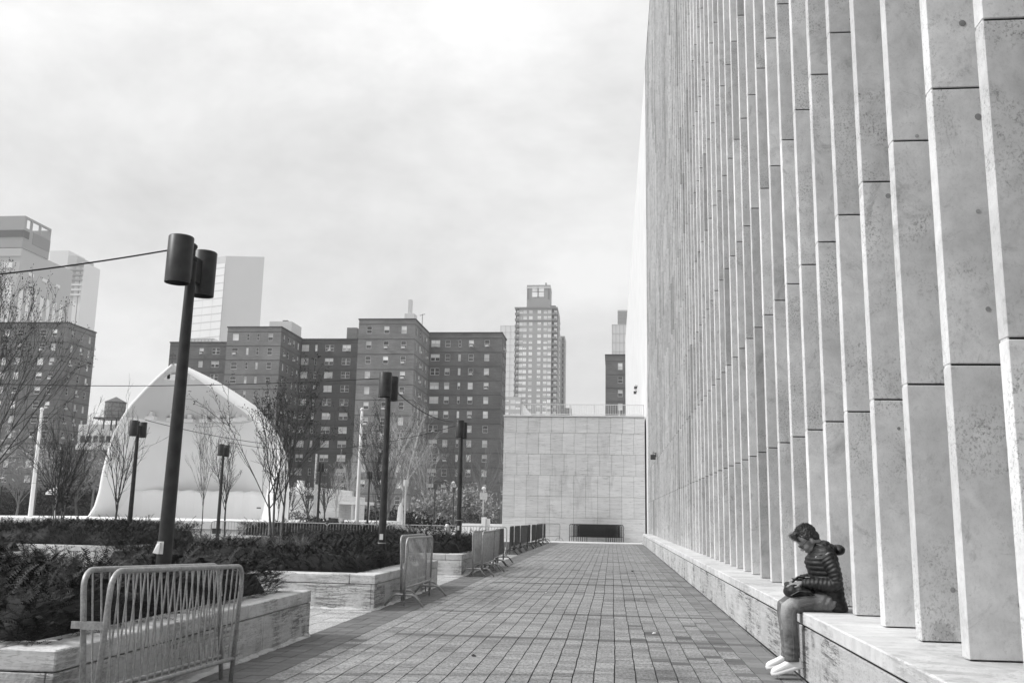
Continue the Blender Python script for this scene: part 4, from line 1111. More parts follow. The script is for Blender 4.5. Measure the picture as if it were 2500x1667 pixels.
# ------------------------------------------------------------------ things beyond the plaza
def foliage(name, label, cat, c, r, n, leaf, mat, seed, group=None, trunk=None, flat=0.6, shell=.5):
    rng = np.random.default_rng(seed); T = thing(name, label, cat, (c[0], c[1], 0), group=group)
    k = 14; cl = rng.normal(0, .55, (k,3)); cl = cl/np.maximum(1, np.linalg.norm(cl, axis=1))[:,None]*.75
    a = rng.integers(0, k, n); P_ = cl[a]+rng.normal(0, .22, (n,3)); P_ = P_*np.array(r)
    P_[:,2] += c[2]; P_ = P_[P_[:,2] > .05]; n = len(P_)
    d = rng.normal(size=(n,3)); d /= np.linalg.norm(d,axis=1)[:,None]; e = np.cross(d, rng.normal(size=(n,3))); e /= np.linalg.norm(e,axis=1)[:,None]
    s = leaf*rng.uniform(.5,1.4,(n,1)); V = np.stack([P_-d*s, P_+e*s*flat*.5, P_+d*s, P_-e*s*flat*.5], 1).reshape(-1,3); Q = np.arange(n*4).reshape(-1,4)
    inst('crown', quad_mesh('crown', V, Q, M[mat]), (0,0,0), T)
    if trunk: MB().tube([(0,0,0),(.05,0,c[2]*.5),(0,.1,c[2])], [trunk, trunk*.8, trunk*.4], 6).build('trunk', M['bark'], T)
    return T
def atg(px, Y): return at(px, 1255, Y).x
foliage('shrub', 'broad pale rounded shrub left of the third lamp post', 'shrub', (atg(1105,86), 86, 2.2), (3.6,2.5,2.3), 4200, .20, 'leaf_pale', 1)
foliage('shrub', 'dark core of bushes inside the pale round shrub', 'shrub', (atg(1100,88), 88, 1.4), (2.8,1.5,1.3), 1600, .22, 'leaf', 2)
foliage('shrub', 'feathery pale shrub right of the third lamp post', 'shrub', (atg(1150,84), 84, 1.9), (1.9,1.5,1.9), 2600, .16, 'leaf_pale', 3)
foliage('shrub', 'grey twiggy bush below the feathery pale shrub', 'shrub', (atg(1150,78), 78, .8), (1.5,1,.9), 1500, .14, 'leaf2', 4)
foliage('shrub', 'low dark bush beside the cabinet before the pavilion', 'shrub', (atg(785,56), 56, .6), (1.3,.8,.75), 1700, .12, 'leaf', 5)
foliage('shrub', 'thin low bushes along the pale pavilion wall', 'shrub', (atg(725,68), 68, .7), (1.6,.5,.9), 700, .12, 'leaf2', 6)
for i, (px, Y_, rx, rz, nm) in enumerate(((880,92,5,1.6,'left'),(950,90,4.5,1.4,'middle'),(1030,88,4,1.3,'right'))):
    foliage('dark_hedge', nm+' one of three low dark hedges at the foot of the brick blocks', 'hedge', (atg(px,Y_), Y_, .8), (rx,1.2,rz), 2200, .2, 'leaf', 10+i, 'low dark hedges before the brick blocks')
foliage('dark_hedge', 'long pale low hedge in front of the dark hedges', 'hedge', (atg(890,70), 70, .35), (4,.5,.35), 1500, .10, 'leaf_pale', 15)
foliage('shrub', 'dark shrubbery under the trees left of the bandshell', 'shrub', (atg(150,95), 95, 1.6), (8,2,2.4), 4500, .28, 'leaf', 16)
foliage('shrub', 'dark shrubbery at the left frame edge below the brick block', 'shrub', (atg(20,95), 95, 1.6), (7,2,2.2), 3800, .28, 'leaf', 17)
foliage('blossom_tree', 'pale-leaved tree beside the white flagpole at left', 'tree', (atg(80,88), 88, 5.6), (2.6,2,2.2), 420, .20, 'leaf_pale', 18, None, .12)
foliage('blossom_tree', 'pale-leaved tree against the left foot of the bandshell', 'tree', (atg(222,92), 92, 6.6), (2.0,2,2.4), 420, .20, 'leaf_pale', 19, None, .12)
foliage('blossom_tree', 'pale-leaved tree cut by the left frame edge', 'tree', (atg(-10,85), 85, 6.5), (2.2,2,3.4), 420, .22, 'leaf_pale', 20, None, .12)
FG = 'bare trees in front of the brick blocks'
for i, (px, Y_, h_, mt, sp, r_, lab) in enumerate((
    (860,84,6.6,'bark_pale',.36,.10,'pale bare tree with upright sunlit branches left of the second lamp post'),
    (822,74,5.4,'bark_pale',.34,.08,'smaller pale bare tree beside the cabinet'),
    (975,118,15.5,'bark_pale',.55,.22,'tall white-barked sycamore spreading behind the second lamp post'),
    (1010,96,9.0,'bark',.42,.12,'grey bare tree between the second and third lamp posts'),
    (950,88,7.0,'bark',.42,.10,'low grey bare tree behind the second lamp post'),
    (1120,104,12.0,'bark_dark',.60,.14,'wide dark bare tree in front of the brick block beside the third lamp post'),
    (1175,102,9.5,'bark',.62,.12,'grey bare tree right of the third lamp post'),
    (708,70,4.6,'bark_dark',.42,.10,'dark bare tree at the right foot of the bandshell'),
    (752,70,5.6,'bark_dark',.42,.10,'dark bare tree in front of the pavilion, left of the small lamp'),
    (792,72,5.4,'bark_dark',.42,.11,'forked dark bare tree in front of the pavilion, right of the small lamp'),
    (1040,92,9.0,'bark_pale',.34,.09,'pale bare tree with brush-like top between the lamp posts'),
    (40,90,7.5,'bark',.6,.12,'bare tree below the brick block at far left'),
    (190,90,8.0,'bark_dark',.6,.12,'bare tree between the white flagpole and the bandshell'))):
    tree('bare_tree', lab, atg(px,Y_), Y_, 0, h_, 1, M[mt], 60+i, sp*1.35, 3.4, 0, r_, .24, FG, levels=4, w=h_*(.42 if sp < .38 else .8))
# pale poles
def pole(px, py_top, Y_, lab):
    p = at(px, py_top, Y_); o = thing('flagpole', lab, 'flagpole', (p.x, Y_, 0), group='white poles on the plaza')
    MB().lathe([(.125,0),(.12,.6),(.095,p.z*.6),(.07,p.z)], n=10).build('pole', M['kerb'], o, True); MB().ell((0,0,p.z+.08), (.11,.11,.10), seg=8, rings=6).build('ball_top', M['kerb'], o, True)
pole(102, 1002, 50, 'white tapering pole at the left in front of the brick block'); pole(884, 1003, 50, 'white tapering pole left of the second lamp post')
# globe lamps and bollard
def globe(px, py, Y_, lab):
    p = at(px, py, Y_); o = thing('globe_lamp', lab, 'street lamp', (p.x, Y_, 0), group='far white globe street lamps')
    MB().tube([(0,0,0),(0,0,p.z-.1)], .07, 6).build('pole', M['pale_metal'], o); MB().ell((0,0,p.z), (.17,.17,.15), seg=10, rings=7).build('globe', M['far_win'], o, True)
    MB().box((-.3,-.08,p.z-.9), (.3,.08,p.z-.35)).build('sign_box', M['pale_metal'], o)
globe(1107, 1178, 95, 'white globe street lamp behind the pale shrub, left of the third lamp post'); globe(1181, 1192, 78, 'white globe street lamp near the terrace wall, right of the third lamp post')
def thinpole(px, pyt, Y_, r, lab, name='thin_pole'):
    p = at(px, pyt, Y_); tag(MB().tube([(p.x,Y_,0),(p.x,Y_,p.z)], r, 6).build(name, M['pale_metal']), lab, 'pole')
thinpole(773,1108,100,.10,'thin pale pole with a small head behind the pavilion lamp'); thinpole(772,1182,66,.12,'short pale ball-topped stub above the pavilion roof')
o = thing('bollard', 'short white round-topped bollard on the bright pavement left of the third lamp post', 'bollard', (atg(1092,46),46,0))
MB().lathe([(.10,0),(.10,.85),(.08,.93),(.02,.96)], n=12).build('post', M['kerb'], o, True); MB().lathe([(.14,0),(.14,.05)], n=12).build('base', M['kerb'], o)
# pavilion
Pv = thing('pavilion', 'low pale pavilion with a flat overhanging roof right of the bandshell', 'building', (0,0,0))
x0_, x1_ = at(690,1230,75).x, at(828,1230,75).x; zr = at(740,1190,75).z
MB().box((x0_, 75, 0), (x1_, 83, zr-.55)).build('wall', M['panel'], Pv)
MB().box((x0_-.3, 74.0, zr-.55), (at(790,1230,75).x, 84, zr)).build('roof', M['panel'], Pv)
MB().box((at(748,1210,75).x, 74.9, at(760,1216.5,75).z), (at(775,1210,75).x, 74.99, at(760,1209,75).z)).build('window', M['pane_dark'], Pv)
MB().lathe([(.42,0),(.42,.1),(.3,.12),(.3,.5),(.34,.52),(.34,.6)], (at(734,1185,76).x,76,zr), 14).build('roof_vent', M['kerb'], Pv, True)
MB().box((x1_, 74.5, 2.1), (at(900,1230,78).x, 80, 2.35)).build('canopy', M['panel'], Pv)
for k in range(4): x = x1_+1.0+k*1.3; MB().box((x,75,0),(x+.16,75.2,2.1)).build('column', M['smoothwall'], Pv)
o = thing('utility_cabinet', 'grey utility cabinet with a white side panel in front of the pavilion', 'cabinet', (atg(822,46),46,0))
MB().box((-.27,0,0),(.08,.4,1.12)).build('door', M['galv_dark'], o); MB().box((.085,-.02,0),(.27,.42,1.14)).build('side_panel', M['kerb'], o); MB().box((-.29,-.03,1.125),(.075,.42,1.16)).build('lid', M['pale_metal'], o)
MB().box((-.42,.05,0),(-.275,.4,1.16)).build('pipe_box', M['lamp'], o)
o = thing('loudspeaker', 'small dark box on the ground at the foot of the lamp post before the bandshell', 'box', (atg(532,33.5),33.5,.55))
MB().box((-.13,-.1,0),(.11,.1,.17)).build('case', M['lamp'], o); MB().box((-.15,-.12,.17),(.13,.12,.19)).build('lid', M['lamp'], o)
# low white walls at right centre
o = thing('low_wall', 'low white wall with a stone block at its middle right of the third lamp post', 'wall', (0,0,0))
MB().box((at(1128,1280,66).x,66,0),(at(1232,1280,66).x,66.5,.85)).build('wall', M['kerb'], o); MB().box((at(1175,1280,64).x,64,0),(at(1185,1280,64).x,64.8,1.3)).box((at(1186,1280,64).x,64.2,0),(at(1193,1280,64).x,64.8,1.2)).build('block', M['panel'], o)
o = thing('garage_hut', 'dark low hut with a white notice before the brick block near the terrace wall', 'hut', (0,0,0))
MB().box((at(1172,1250,120).x,120,0),(at(1208,1250,120).x,126,at(1190,1241,120).z)).build('wall', M['lintel'], o); MB().box((at(1170,1250,120).x,119.6,at(1190,1241,120).z),(at(1210,1250,120).x,126.4,at(1190,1241,120).z+.2)).build('roof', M['galv_dark'], o)
MB().box((at(1201,1250,119.5).x,119.8,at(1190,1262,120).z),(at(1205,1250,119.5).x,119.95,at(1190,1247,120).z)).build('notice', M['kerb'], o)
o = thing('stone_marker', 'slim pale stone obelisk among the dark hedges', 'obelisk', (atg(977,84),84,0))
MB().lathe([(.30,0),(.28,1.2),(.22,2.0),(.02,2.4)], n=4).build('shaft', M['panel'], o); MB().box((-.5,-.5,0),(.5,.5,.3)).build('base', M['panel'], o)
# dark pavilion at far left with a pale arched awning sign
o = thing('dark_canopy', 'dark low canopy building behind the hedges at the left edge', 'building', (0,0,0))
x0_, x1_ = at(-60,1200,105).x, at(235,1200,105).x; zc = at(100,1195,105).z
MB().box((x0_,106,0),(x1_,112,zc-.4)).build('wall', M['lintel'], o); MB().box((x0_,103.5,zc-.4),(x1_,113,zc)).build('roof', M['galv_dark'], o)
for k in range(9): x = x0_+1+k*1.7; MB().box((x,104,0),(x+.2,104.2,zc-.4)).build('column', M['lintel'], o)
o = thing('street_sign', 'white arched sign board with faint dark lettering bars left of the bandshell', 'sign', (atg(120,80),80,0))
zb_ = at(120,1207,80).z; zt_ = at(120,1188,80).z
pts = [(-.55,zb_),(.55,zb_),(.55,zt_)]+[(.55-1.1*t, zt_-(zt_-zb_)*.75*t*t) for t in (.25,.5,.75,1)]
mb = MB(); n = len(pts); mb.add([(x,0,z) for x,z in pts]+[(x,.06,z) for x,z in pts], [tuple(range(n)), tuple(range(2*n-1,n-1,-1))]+[(i,n+i,n+(i+1)%n,(i+1)%n) for i in range(n)]); mb.build('board', M['kerb'], o)
for k in range(2): MB().box((-.3,-.03,zb_+.12+.14*k),(.4,-.002,zb_+.18+.14*k)).build('bar', M['lamp'], o)
MB().tube([(.5,.03,0),(.5,.03,zb_)], .05, 6).build('post', M['pale_metal'], o)
# little cameras and lights on the hall
def fixture(px, py, X_, lab):
    Yd = X_*F/(px-1497.0); p = at(px, py, Yd); o = thing('wall_fixture', lab, 'light fixture', (X_-.02, p.y, p.z))
    MB().box((-.03,-.10,-.10),(0,.10,.10)).build('plate', M['galv_dark'], o); MB().box((-.26,-.09,-.22),(-.03,.09,.0)).build('housing', M['galv_dark'], o)
    MB().tube([(-.03,0,.05),(-.14,0,.12),(-.14,0,.0)], .02, 6).build('arm', M['galv_dark'], o)
fixture(1603, 1110, FX-.03, 'small floodlight fixed to the fins low on the hall, far down the walkway')
fixture(1557, 955, FX-.02, 'dark camera fixed to the pale wing wall, lower of two'); fixture(1558.5, 943, FX-.02, 'dark camera fixed to the pale wing wall, upper of two')
# debris on the paving
for (x_, y_, s_, m_, lab) in ((-1.35,9.55,.028,'lamp','small dark pebble on the paving near the first cross band'), (.52,25.6,.035,'lamp','dark scrap on the far right of the paving'), (.50,11.9,.026,'paper','crumpled pale scrap lying on a paver joint at right'), (-1.2,17.6,.025,'paper','pale scrap on the paving left of the middle')):
    bm = MB().ell((0,0,s_*.4), (s_,s_*.7,s_*.45), seg=7, rings=5); rn = random.Random(int(s_*1000))
    bm.v = [(v[0]*rn.uniform(.7,1.2), v[1]*rn.uniform(.7,1.2), v[2]*rn.uniform(.6,1.1)) for v in bm.v]; o = bm.build('litter_scrap', M[m_]); o.location = (x_, y_, 0); tag(o, lab, 'litter')

# ------------------------------------------------------------------ the seated man
M['skin'] = simple('skin', .26, .5, .10, 30, 0, .35)
M['hair'] = simple('dark_hair', .035, .5, .5, 60, 0, .4); M['hair_grey'] = simple('greying_hair', .16, .5, .4, 60, 0, .4)
M['nylon'] = simple('black_nylon', .007, .55, .25, 25, 0, .5)
M['bagcloth'] = simple('black_bag_cloth', .010, .55, .25, 25, 0, .4)
M['rubber'] = simple('white_shoe_sole', .74, .6, .03); M['leather'] = simple('white_shoe_leather', .80, .5, .03)
M['stitch'] = simple('pale_seam', .20, .8)
def denim():
    t = NT('faded_denim'); base = t.rng(t.noise(220, 2, .7), .3, .7, .085, .14)
    fade = t.rng(t.noise(5, 4, .6, stretch=(1,1,.6)), .42, .62, .75, 1.7)
    v = t.math('MULTIPLY', base, fade)
    sp = t.N('ShaderNodeSeparateXYZ'); t.L(t.pos, sp.inputs[0])
    worn = t.math('MULTIPLY', t.rng(sp.outputs[0], 1.78, 1.46, 0, 1), t.rng(sp.outputs[2], .42, .64, 0, 1))   # worn-pale thighs and knees
    v = t.math('MULTIPLY', v, t.rng(worn, 0, 1, 1, 2.1)); t.color(v); t.bump(t.noise(18, 5, .6, stretch=(1,1,2)), .5, .02); return t.fin(.85, 0, .15)
M['denim'] = denim()
def remesh(mb, name, mat, voxel, parent=None, smooth=2, fn=None):
    o = mb.build(name, mat, None); m = o.modifiers.new('r', 'REMESH'); m.mode = 'VOXEL'; m.voxel_size = voxel
    if smooth: k = o.modifiers.new('s', 'SMOOTH'); k.iterations = smooth; k.factor = .5
    dg = bpy.context.evaluated_depsgraph_get(); me = bpy.data.meshes.new_from_object(o.evaluated_get(dg))
    o.modifiers.clear(); old = o.data; o.data = me; bpy.data.meshes.remove(old)
    if not me.materials: me.materials.append(mat)
    if fn:
        n = len(me.vertices); co = np.empty(n*3, dtype=np.float32); me.vertices.foreach_get('co', co); co = co.reshape(-1,3)
        no = np.empty(n*3, dtype=np.float32); me.vertices.foreach_get('normal', no); no = no.reshape(-1,3)
        co = co+no*fn(co)[:,None]; me.vertices.foreach_set('co', co.astype(np.float32).ravel()); me.update()
    me.shade_smooth()
    if parent: o.parent = parent
    return o
def person():
    YC = 8.13
    Pn = thing('person', 'man in a black quilted jacket, jeans and white sneakers sitting on the ledge', 'person', (0,0,0))
    V = lambda x, y, z: Vector((x, YC+y, z))
    E = V(1.715, 0, 1.217); f = Vector((-.755,0,-.656)); u = Vector((-.656,0,.755)); sd_ = Vector((0,1,0))
    Rm = Matrix((f, sd_, u)).transposed()
    Hd = lambda a, b, c: E+f*a+sd_*b+u*c
    def he(mb, c, r): mb.ell(Hd(*c), r, Rm, 16, 12)
    body = MB()
    for c, r in (((0,0,.055),(.098,.075,.094)), ((.040,0,.045),(.056,.062,.06)), ((.052,0,-.02),(.045,.053,.06)), ((.040,0,-.062),(.050,.046,.038)), ((.072,0,-.088),(.018,.022,.016)),
                 ((.088,0,.024),(.015,.044,.010)), ((.094,0,-.056),(.009,.021,.007)), ((.091,0,-.069),(.009,.019,.006)), ((.064,.036,-.024),(.026,.020,.026)), ((.064,-.036,-.024),(.026,.020,.026)),
                 ((.083,.031,.006),(.013,.014,.010)), ((.083,-.031,.006),(.013,.014,.010)), ((.106,.011,-.033),(.010,.008,.008)), ((.106,-.011,-.033),(.010,.008,.008)),
                 ((-.006,.077,.000),(.017,.008,.030)), ((-.006,-.077,.000),(.017,.008,.030)), ((.0,.074,-.024),(.010,.007,.012)), ((.0,-.074,-.024),(.010,.007,.012))): he(body, c, r)
    body.tube([Hd(.090,0,.018), Hd(.104,0,-.004), Hd(.118,0,-.028)], [.008,.010,.013], 10)
    body.tube([Hd(-.02,0,-.01), Hd(-.045,0,-.075), V(1.85,0,1.09)], [.058,.054,.066], 14)
    body.tube([V(1.93,0,.68), V(1.90,0,.85), V(1.875,0,1.0), V(1.86,0,1.10)], [.11,.12,.13,.09], 16)
    for s in (-1, 1):
        body.tube([V(1.92,s*.09,.66), V(1.70,s*.11,.63), V(1.515,s*.115,.60), V(1.525,s*.112,.40), V(1.55,s*.11,.17), V(1.50,s*.11,.10)], [.08,.07,.056,.05,.036,.034], 12)
    arms = {-1: (V(1.86,-.17,1.08), V(1.93,-.225,.83), V(1.655,-.105,.815)), 1: (V(1.86,.17,1.08), V(1.93,.225,.86), V(1.685,.115,.845))}
    for s in (-1, 1):
        a, b, c = arms[s]; body.tube([V(1.87,0,1.08), a, b, c], [.06,.052,.040,.028], 12)
    def hand(w, d, upv, fl, thumb_side):
        d = d.normalized(); y = upv.cross(d).normalized(); z = d.cross(y).normalized()
        Rl = Matrix((d, y, z)).transposed(); c = w+d*.05
        body.tube([w-d*.01, w+d*.02, w+d*.05], [.027,.027,.026], 10)
        body.ell(w+d*.055, (.044,.038,.015), Rl, 14, 10)
        for i, (off, l) in enumerate(((-.028,.066),(-.0095,.076),(.0095,.072),(.027,.058))):
            b0 = w+d*.088+y*off; a1 = fl*.35; a2 = fl*.85; a3 = fl*1.25
            p1 = b0+(d*math.cos(a1)-z*math.sin(a1)+y*off*.9).normalized()*l*.42; p2 = p1+(d*math.cos(a2)-z*math.sin(a2))*l*.33; p3 = p2+(d*math.cos(a3)-z*math.sin(a3))*l*.27
            body.tube([w+d*.06+y*off*.8, b0, p1, p2, p3], [.010,.0092,.0086,.0078,.0062], 8)
            body.ell(p3, (.0062,)*3, None, 8, 6)
        t0 = w+d*.028+y*thumb_side*.026; p1 = t0+(d*.55+y*thumb_side*.65-z*.25).normalized()*.034; p2 = p1+(d*.9+y*thumb_side*.05-z*.35).normalized()*.030; p3 = p2+(d*.9-y*thumb_side*.25-z*.45).normalized()*.022
        body.tube([t0, p1, p2, p3], [.013,.0108,.0098,.0075], 8); body.ell(p3, (.0074,)*3, None, 8, 6)
    hand(arms[-1][2], Vector((-1,.12,.02)), Vector((.05,-.25,1)), .75, 1)
    hand(arms[1][2], Vector((-.82,-.42,.06)), Vector((0,.15,1)), .9, -1)
    remesh(body, 'body', M['skin'], .0046, Pn, 2)
    # jeans
    je = MB(); je.ell(V(1.945,0,.655), (.125,.175,.088))
    legs = {}
    for s in (-1, 1):
        pts = [V(1.93,s*.085,.662), V(1.80,s*.10,.655), V(1.66,s*.112,.638), V(1.55,s*.116,.615), V(1.513,s*.117,.590), V(1.510,s*.116,.54), V(1.522,s*.114,.42), V(1.530,s*.112,.30), V(1.532,s*.112,.20), V(1.532,s*.112,.152)]
        if s > 0: pts = [p+Vector((.012,.012,.004)) for p in pts]
        legs[s] = pts; je.tube(pts, [.098,.093,.082,.073,.071,.069,.066,.064,.064,.066], 18)
    def wr(co):
        x, y, z = co[:,0], co[:,1], co[:,2]
        kn = np.exp(-((x-1.57)/.07)**2-((z-.56)/.07)**2); an = np.exp(-((z-.22)/.07)**2); hp = np.exp(-((x-1.86)/.08)**2-((z-.68)/.06)**2)
        return .0045*kn*np.sin((x+z)*95+y*20)+.004*an*np.sin(z*120+x*30+np.sin(y*40))+.005*hp*np.sin(x*90-z*60+y*15)+.0015*np.sin(z*40+y*31)*np.sin(x*37)
    remesh(je, 'jeans', M['denim'], .0075, Pn, 3, wr)
    for s in (-1,):
        sm = [V(1.86,-.178,.675), V(1.76,-.190,.652), V(1.66,-.194,.632), V(1.58,-.190,.610), V(1.535,-.186,.56), V(1.532,-.182,.42), V(1.536,-.178,.28), V(1.536,-.177,.17)]
        for off in (-.004, .006): MB().tube([p+Vector((0,.0,off)) for p in sm], .0014, 4).build('seam', M['stitch'], Pn)
        MB().tube([V(1.80,-.182,.70), V(1.84,-.176,.73), V(1.87,-.170,.69)], .0014, 4).build('seam', M['stitch'], Pn)
    for s in (-1, 1):
        c = legs[s][-1]; MB().lathe([(.0665,0),(.0685,.004),(.0685,.020),(.0665,.024)], tuple(c+Vector((0,0,-.002))), 18, cap=False).build('hem', M['denim'], Pn, True)
    # jacket
    jk = MB(); sec = [(.572,1.962,.105,.172),(.62,1.955,.122,.182),(.70,1.935,.135,.186),(.80,1.915,.146,.186),(.90,1.895,.160,.190),(1.0,1.868,.166,.200),(1.07,1.862,.158,.206),(1.12,1.858,.135,.190),(1.16,1.848,.105,.150),(1.19,1.825,.078,.105),(1.205,1.81,.055,.07)]
    rings = []; zz = .572
    while zz <= 1.205:
        for a, b in zip(sec[:-1], sec[1:]):
            if a[0] <= zz <= b[0]: t = (zz-a[0])/(b[0]-a[0]); cx, rx, ry = [a[k]+(b[k]-a[k])*t for k in (1,2,3)]
        q = .013*abs(math.sin(PI*(zz-.572)/.046))**.6-.009
        rings.append([(cx+(rx+q)*math.copysign(abs(math.cos(an))**.9, math.cos(an)), YC+(ry+q)*math.copysign(abs(math.sin(an))**.85, math.sin(an)), zz) for an in [2*PI*k/30 for k in range(30)]]); zz += .0065
    jk.loft(rings)
    for s in (-1, 1):
        a, b, c = arms[s]; ctrl = [a+Vector((0,-s*.02,.0)), a.lerp(b,.5)+Vector((.022,s*.012,0)), b+Vector((.012,0,.0)), b.lerp(c,.18)+Vector((0,0,-.012)), b.lerp(c,.55), c]
        rr = [.074,.068,.060,.060,.053,.043]; P_ = []; Rr = []; acc = 0
        for k in range(len(ctrl)-1):
            n = max(3, int((ctrl[k+1]-ctrl[k]).length/.0055))
            for i in range(n):
                t = i/n; P_.append(ctrl[k].lerp(ctrl[k+1], t)); acc += (ctrl[k+1]-ctrl[k]).length/n; Rr.append((rr[k]+(rr[k+1]-rr[k])*t)+.011*abs(math.sin(PI*acc/.037))**.6-.007)
        for _ in range(6):
            P_ = [P_[0]]+[(P_[i-1]+P_[i]*2+P_[i+1])/4 for i in range(1, len(P_)-1)]+[P_[-1]]
        jk.tube(P_, Rr, 20)
    # standing collar and the hood folded on the back
    jk.ell(V(1.80,0,1.165), (.075,.092,.040), Matrix.Rotation(R(-28), 3, 'Y')); jk.ell(V(1.865,0,1.185), (.085,.115,.040)); 
    jk.ell(V(1.955,0,1.150), (.070,.125,.045), Matrix.Rotation(R(22), 3, 'Y')); jk.ell(V(2.035,0,1.135), (.062,.115,.052)); jk.ell(V(1.91,0,1.165), (.06,.13,.035))
    def puff(co):
        x, y, z = co[:,0], co[:,1], co[:,2]; return .0012*np.sin(x*70+np.sin(z*50)*2)*np.sin(y*60+z*20)
    remesh(jk, 'jacket', M['nylon'], .0062, Pn, 1, puff)
    for z_ in (1.075,): MB().box((1.735,YC-.20,z_-.010), (1.745,YC-.196,z_+.006)).build('zip_pull', M['pale_metal'], Pn)
    for s in (-1, 1):
        a, b, c = arms[s]; d = (c-b).normalized(); MB().tube([c-d*.012, c+d*.006], [.040,.036], 16).build('cuff', M['nylon'], Pn, True)
    # hair
    ha = MB(); 
    for c, r in (((-.020,0,.072),(.101,.083,.092)), ((-.060,0,.005),(.052,.070,.058)), ((.045,0,.120),(.050,.060,.030)), ((.078,.012,.118),(.026,.040,.020)), ((.0,.068,.052),(.035,.018,.038)), ((.0,-.068,.052),(.035,.018,.038))): he(ha, c, r)
    from mathutils import noise as mn
    def tous(co): return np.array([.007*mn.noise(Vector(c_)*70)+.004*mn.noise(Vector(c_)*160) for c_ in co])
    remesh(ha, 'hair', M['hair'], .005, Pn, 1, tous)
    rn = random.Random(9); st1, st2 = MB(), MB()
    for i in range(1300):
        a = rn.uniform(-1,1); t = rn.random(); front = i < 330
        if front: base = Hd(.055+.04*rn.random(), a*.055, .115+.03*rn.uniform(-1,1)); d = (f*rn.uniform(.3,1.3)+u*rn.uniform(-.5,.9)+sd_*rn.gauss(0,.5)).normalized(); l = rn.uniform(.02,.048)
        else:
            th = rn.uniform(-.4,2.6); base = Hd(-.02+.100*math.cos(th), a*.070, .072+.088*math.sin(th)*math.sqrt(1-a*a*.6)); d = (f*rn.uniform(-.2,.9)+u*rn.uniform(.1,.8)+sd_*rn.gauss(0,.5)).normalized(); l = rn.uniform(.012,.026)
        cv = Vector((rn.gauss(0,1),rn.gauss(0,1),rn.gauss(0,1)))*.4; pts = [base, base+d*l*.5, base+(d+cv*.5).normalized()*l]
        (st2 if front and rn.random() < .55 else st1).tube(pts, [.0014,.0011,.0003], 3, False)
    tag(st1.build('hair_strand', M['hair'], Pn), kind='stuff'); tag(st2.build('hair_strand', M['hair_grey'], Pn), kind='stuff')
    # glasses
    gl = MB()
    for s in (-1, 1):
        gl.tube([Hd(-.004,s*.082,.012), Hd(.02,s*.080,.022), Hd(.086,s*.066,.014), Hd(.100,s*.056,.012)], .0026, 6)
        gl.tube([Hd(.104,s*.034,.004)+(sd_*math.cos(2*PI*k/14)*.023+u*math.sin(2*PI*k/14)*.017) for k in range(15)], .0024, 6, False)
    gl.tube([Hd(.106,-.012,.008), Hd(.110,0,.010), Hd(.106,.012,.008)], .0022, 6); gl.build('glasses', M['lamp'], Pn, True)
    # sneakers
    for s in (-1, 1):
        xh, zh, yy, pitch = (1.625,.098,-.112,17) if s < 0 else (1.622,.104,.128,15)
        X_ = Vector((-math.cos(R(pitch)), 0, -math.sin(R(pitch)))); Z_ = Vector((-math.sin(R(pitch)), 0, math.cos(R(pitch)))); O = V(xh, yy, zh)
        def ring(x, hw, z0, z1, n=18, e=.62): 
            out = []
            for k in range(n):
                an = 2*PI*k/n; cy = math.copysign(abs(math.cos(an))**e, math.cos(an))*hw; czz = (z0+z1)/2+math.copysign(abs(math.sin(an))**e, math.sin(an))*(z1-z0)/2
                out.append(O+X_*x+Vector((0,cy,0))+Z_*czz)
            return out
        S1 = [(.0,.026,.070),(.008,.037,.092),(.03,.043,.104),(.07,.045,.106),(.105,.046,.098),(.14,.049,.088),(.18,.052,.078),(.22,.053,.072),(.252,.049,.066),(.272,.040,.056),(.284,.020,.044)]
        up_ = MB(); up_.loft([ring(x,hw,.016,zt_) for x,hw,zt_ in S1]); remesh(up_, 'sneaker', M['leather'], .005, Pn, 2)
        so = MB(); so.loft([ring(x,hw+.002,0+(.010 if x > .26 else 0),.036,18,.45) for x,hw,zt_ in [(-.004,.016,0)]+S1[1:-1]+[(.289,.016,0)]]); so.build('sole', M['rubber'], Pn, True)
        for k in range(4):
            x = .105+k*.024; z = .090-.0065*k*1.5; MB().tube([O+X_*x+Vector((0,yv,0))+Z_*(z+.004-abs(yv)*.25) for yv in (-.026,0,.026)], .0032, 6).build('lace', M['rubber'], Pn, True)
    return Pn
person_root = person()
def settle(root):
    # shorten the bent upper body and pull the back in from the fin
    done = set()
    for c in [c for c in COL.objects if c.parent == root]:
        if c.data in done: continue
        done.add(c.data); n = len(c.data.vertices); co = np.empty(n*3, dtype=np.float32); c.data.vertices.foreach_get('co', co); co = co.reshape(-1,3)
        z = co[:,2].copy(); x = co[:,0].copy(); sm = lambda t: np.clip(t,0,1)**2*(3-2*np.clip(t,0,1))
        co[:,2] = np.where(z > .62, .62+(z-.62)*.925, z)
        co[:,0] = x-.035*sm((x-1.86)/.18)*sm((z-.5)/.2)+.030*sm((z-1.02)/.10)*sm((1.90-x)/.12)
        c.data.vertices.foreach_set('co', co.ravel()); c.data.update()
settle(person_root)
PT = dict(location=(.075, .515, .003), scale=(.975, 1.04, 1.012))
person_root.location = PT['location']; person_root.scale = PT['scale']
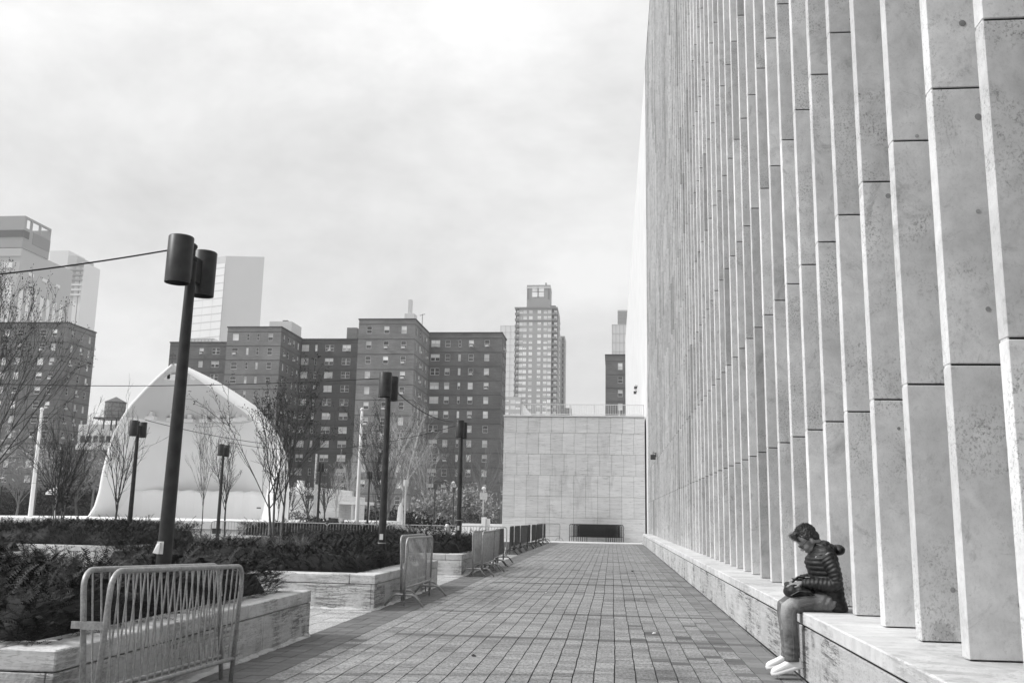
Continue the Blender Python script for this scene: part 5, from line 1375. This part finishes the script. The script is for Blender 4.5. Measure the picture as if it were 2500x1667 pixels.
def bag():
    Bg = thing('shoulder_bag', 'black soft cloth bag on the seated man\'s lap under his hands', 'bag', (0,0,0)); YC = 8.13
    V = lambda x, y, z: Vector((x, YC+y, z)); b = MB()
    b.ell(V(1.625,-.02,.742), (.125,.165,.068), Matrix.Rotation(R(4), 3, 'Y')); b.ell(V(1.56,-.03,.750), (.070,.150,.068)); b.ell(V(1.70,-.02,.735), (.075,.150,.062)); b.ell(V(1.60,-.04,.785), (.062,.085,.032)); b.ell(V(1.545,.02,.79), (.04,.05,.035))
    def fold(co): x, y, z = co[:,0], co[:,1], co[:,2]; return .007*np.sin((x*.8+z*1.1)*42+np.sin(y*18)*1.2)+.004*np.sin(x*70-z*60+y*25)
    remesh(b, 'bag_body', M['bagcloth'], .0075, Bg, 3, fold)
    MB().tube([V(1.53,-.165,.71), V(1.60,-.188,.755), V(1.70,-.186,.75), V(1.76,-.15,.70)], .0035, 6).build('zip', M['galv_dark'], Bg)
    MB().tube([V(1.56,-.10,.83), V(1.63,-.02,.875), V(1.70,.06,.86), V(1.76,.12,.80)], .009, 6).build('strap', M['bagcloth'], Bg, True)
    MB().box((1.695,YC-.02,.868),(1.735,YC+.0,.876)).build('buckle', M['pale_metal'], Bg); return Bg
bag_root = bag(); settle(bag_root); bag_root.location = PT['location']; bag_root.scale = PT['scale']
ph = MB().box((1.585,8.115,.830),(1.655,8.20,.839)).build('smartphone', M['lamp']); ph.location = PT['location']; ph.scale = PT['scale']; tag(ph, 'dark flat phone held between the seated man\'s hands', 'phone')

# ------------------------------------------------------------------ haze
def haze():
    o = MB().box((-420, -40, -1.5), (120, 780, 205)).build('haze'); tag(o, kind='stuff')
    m = bpy.data.materials.new('haze'); m.use_nodes = True; t = m.node_tree; t.nodes.clear()
    out = t.nodes.new('ShaderNodeOutputMaterial'); v = t.nodes.new('ShaderNodeVolumePrincipled')
    v.inputs['Color'].default_value = g(.95); v.inputs['Density'].default_value = .0003; v.inputs['Anisotropy'].default_value = .2
    t.links.new(v.outputs[0], out.inputs['Volume']); o.data.materials.append(m)
haze()
sc.cycles.volume_bounces = 1
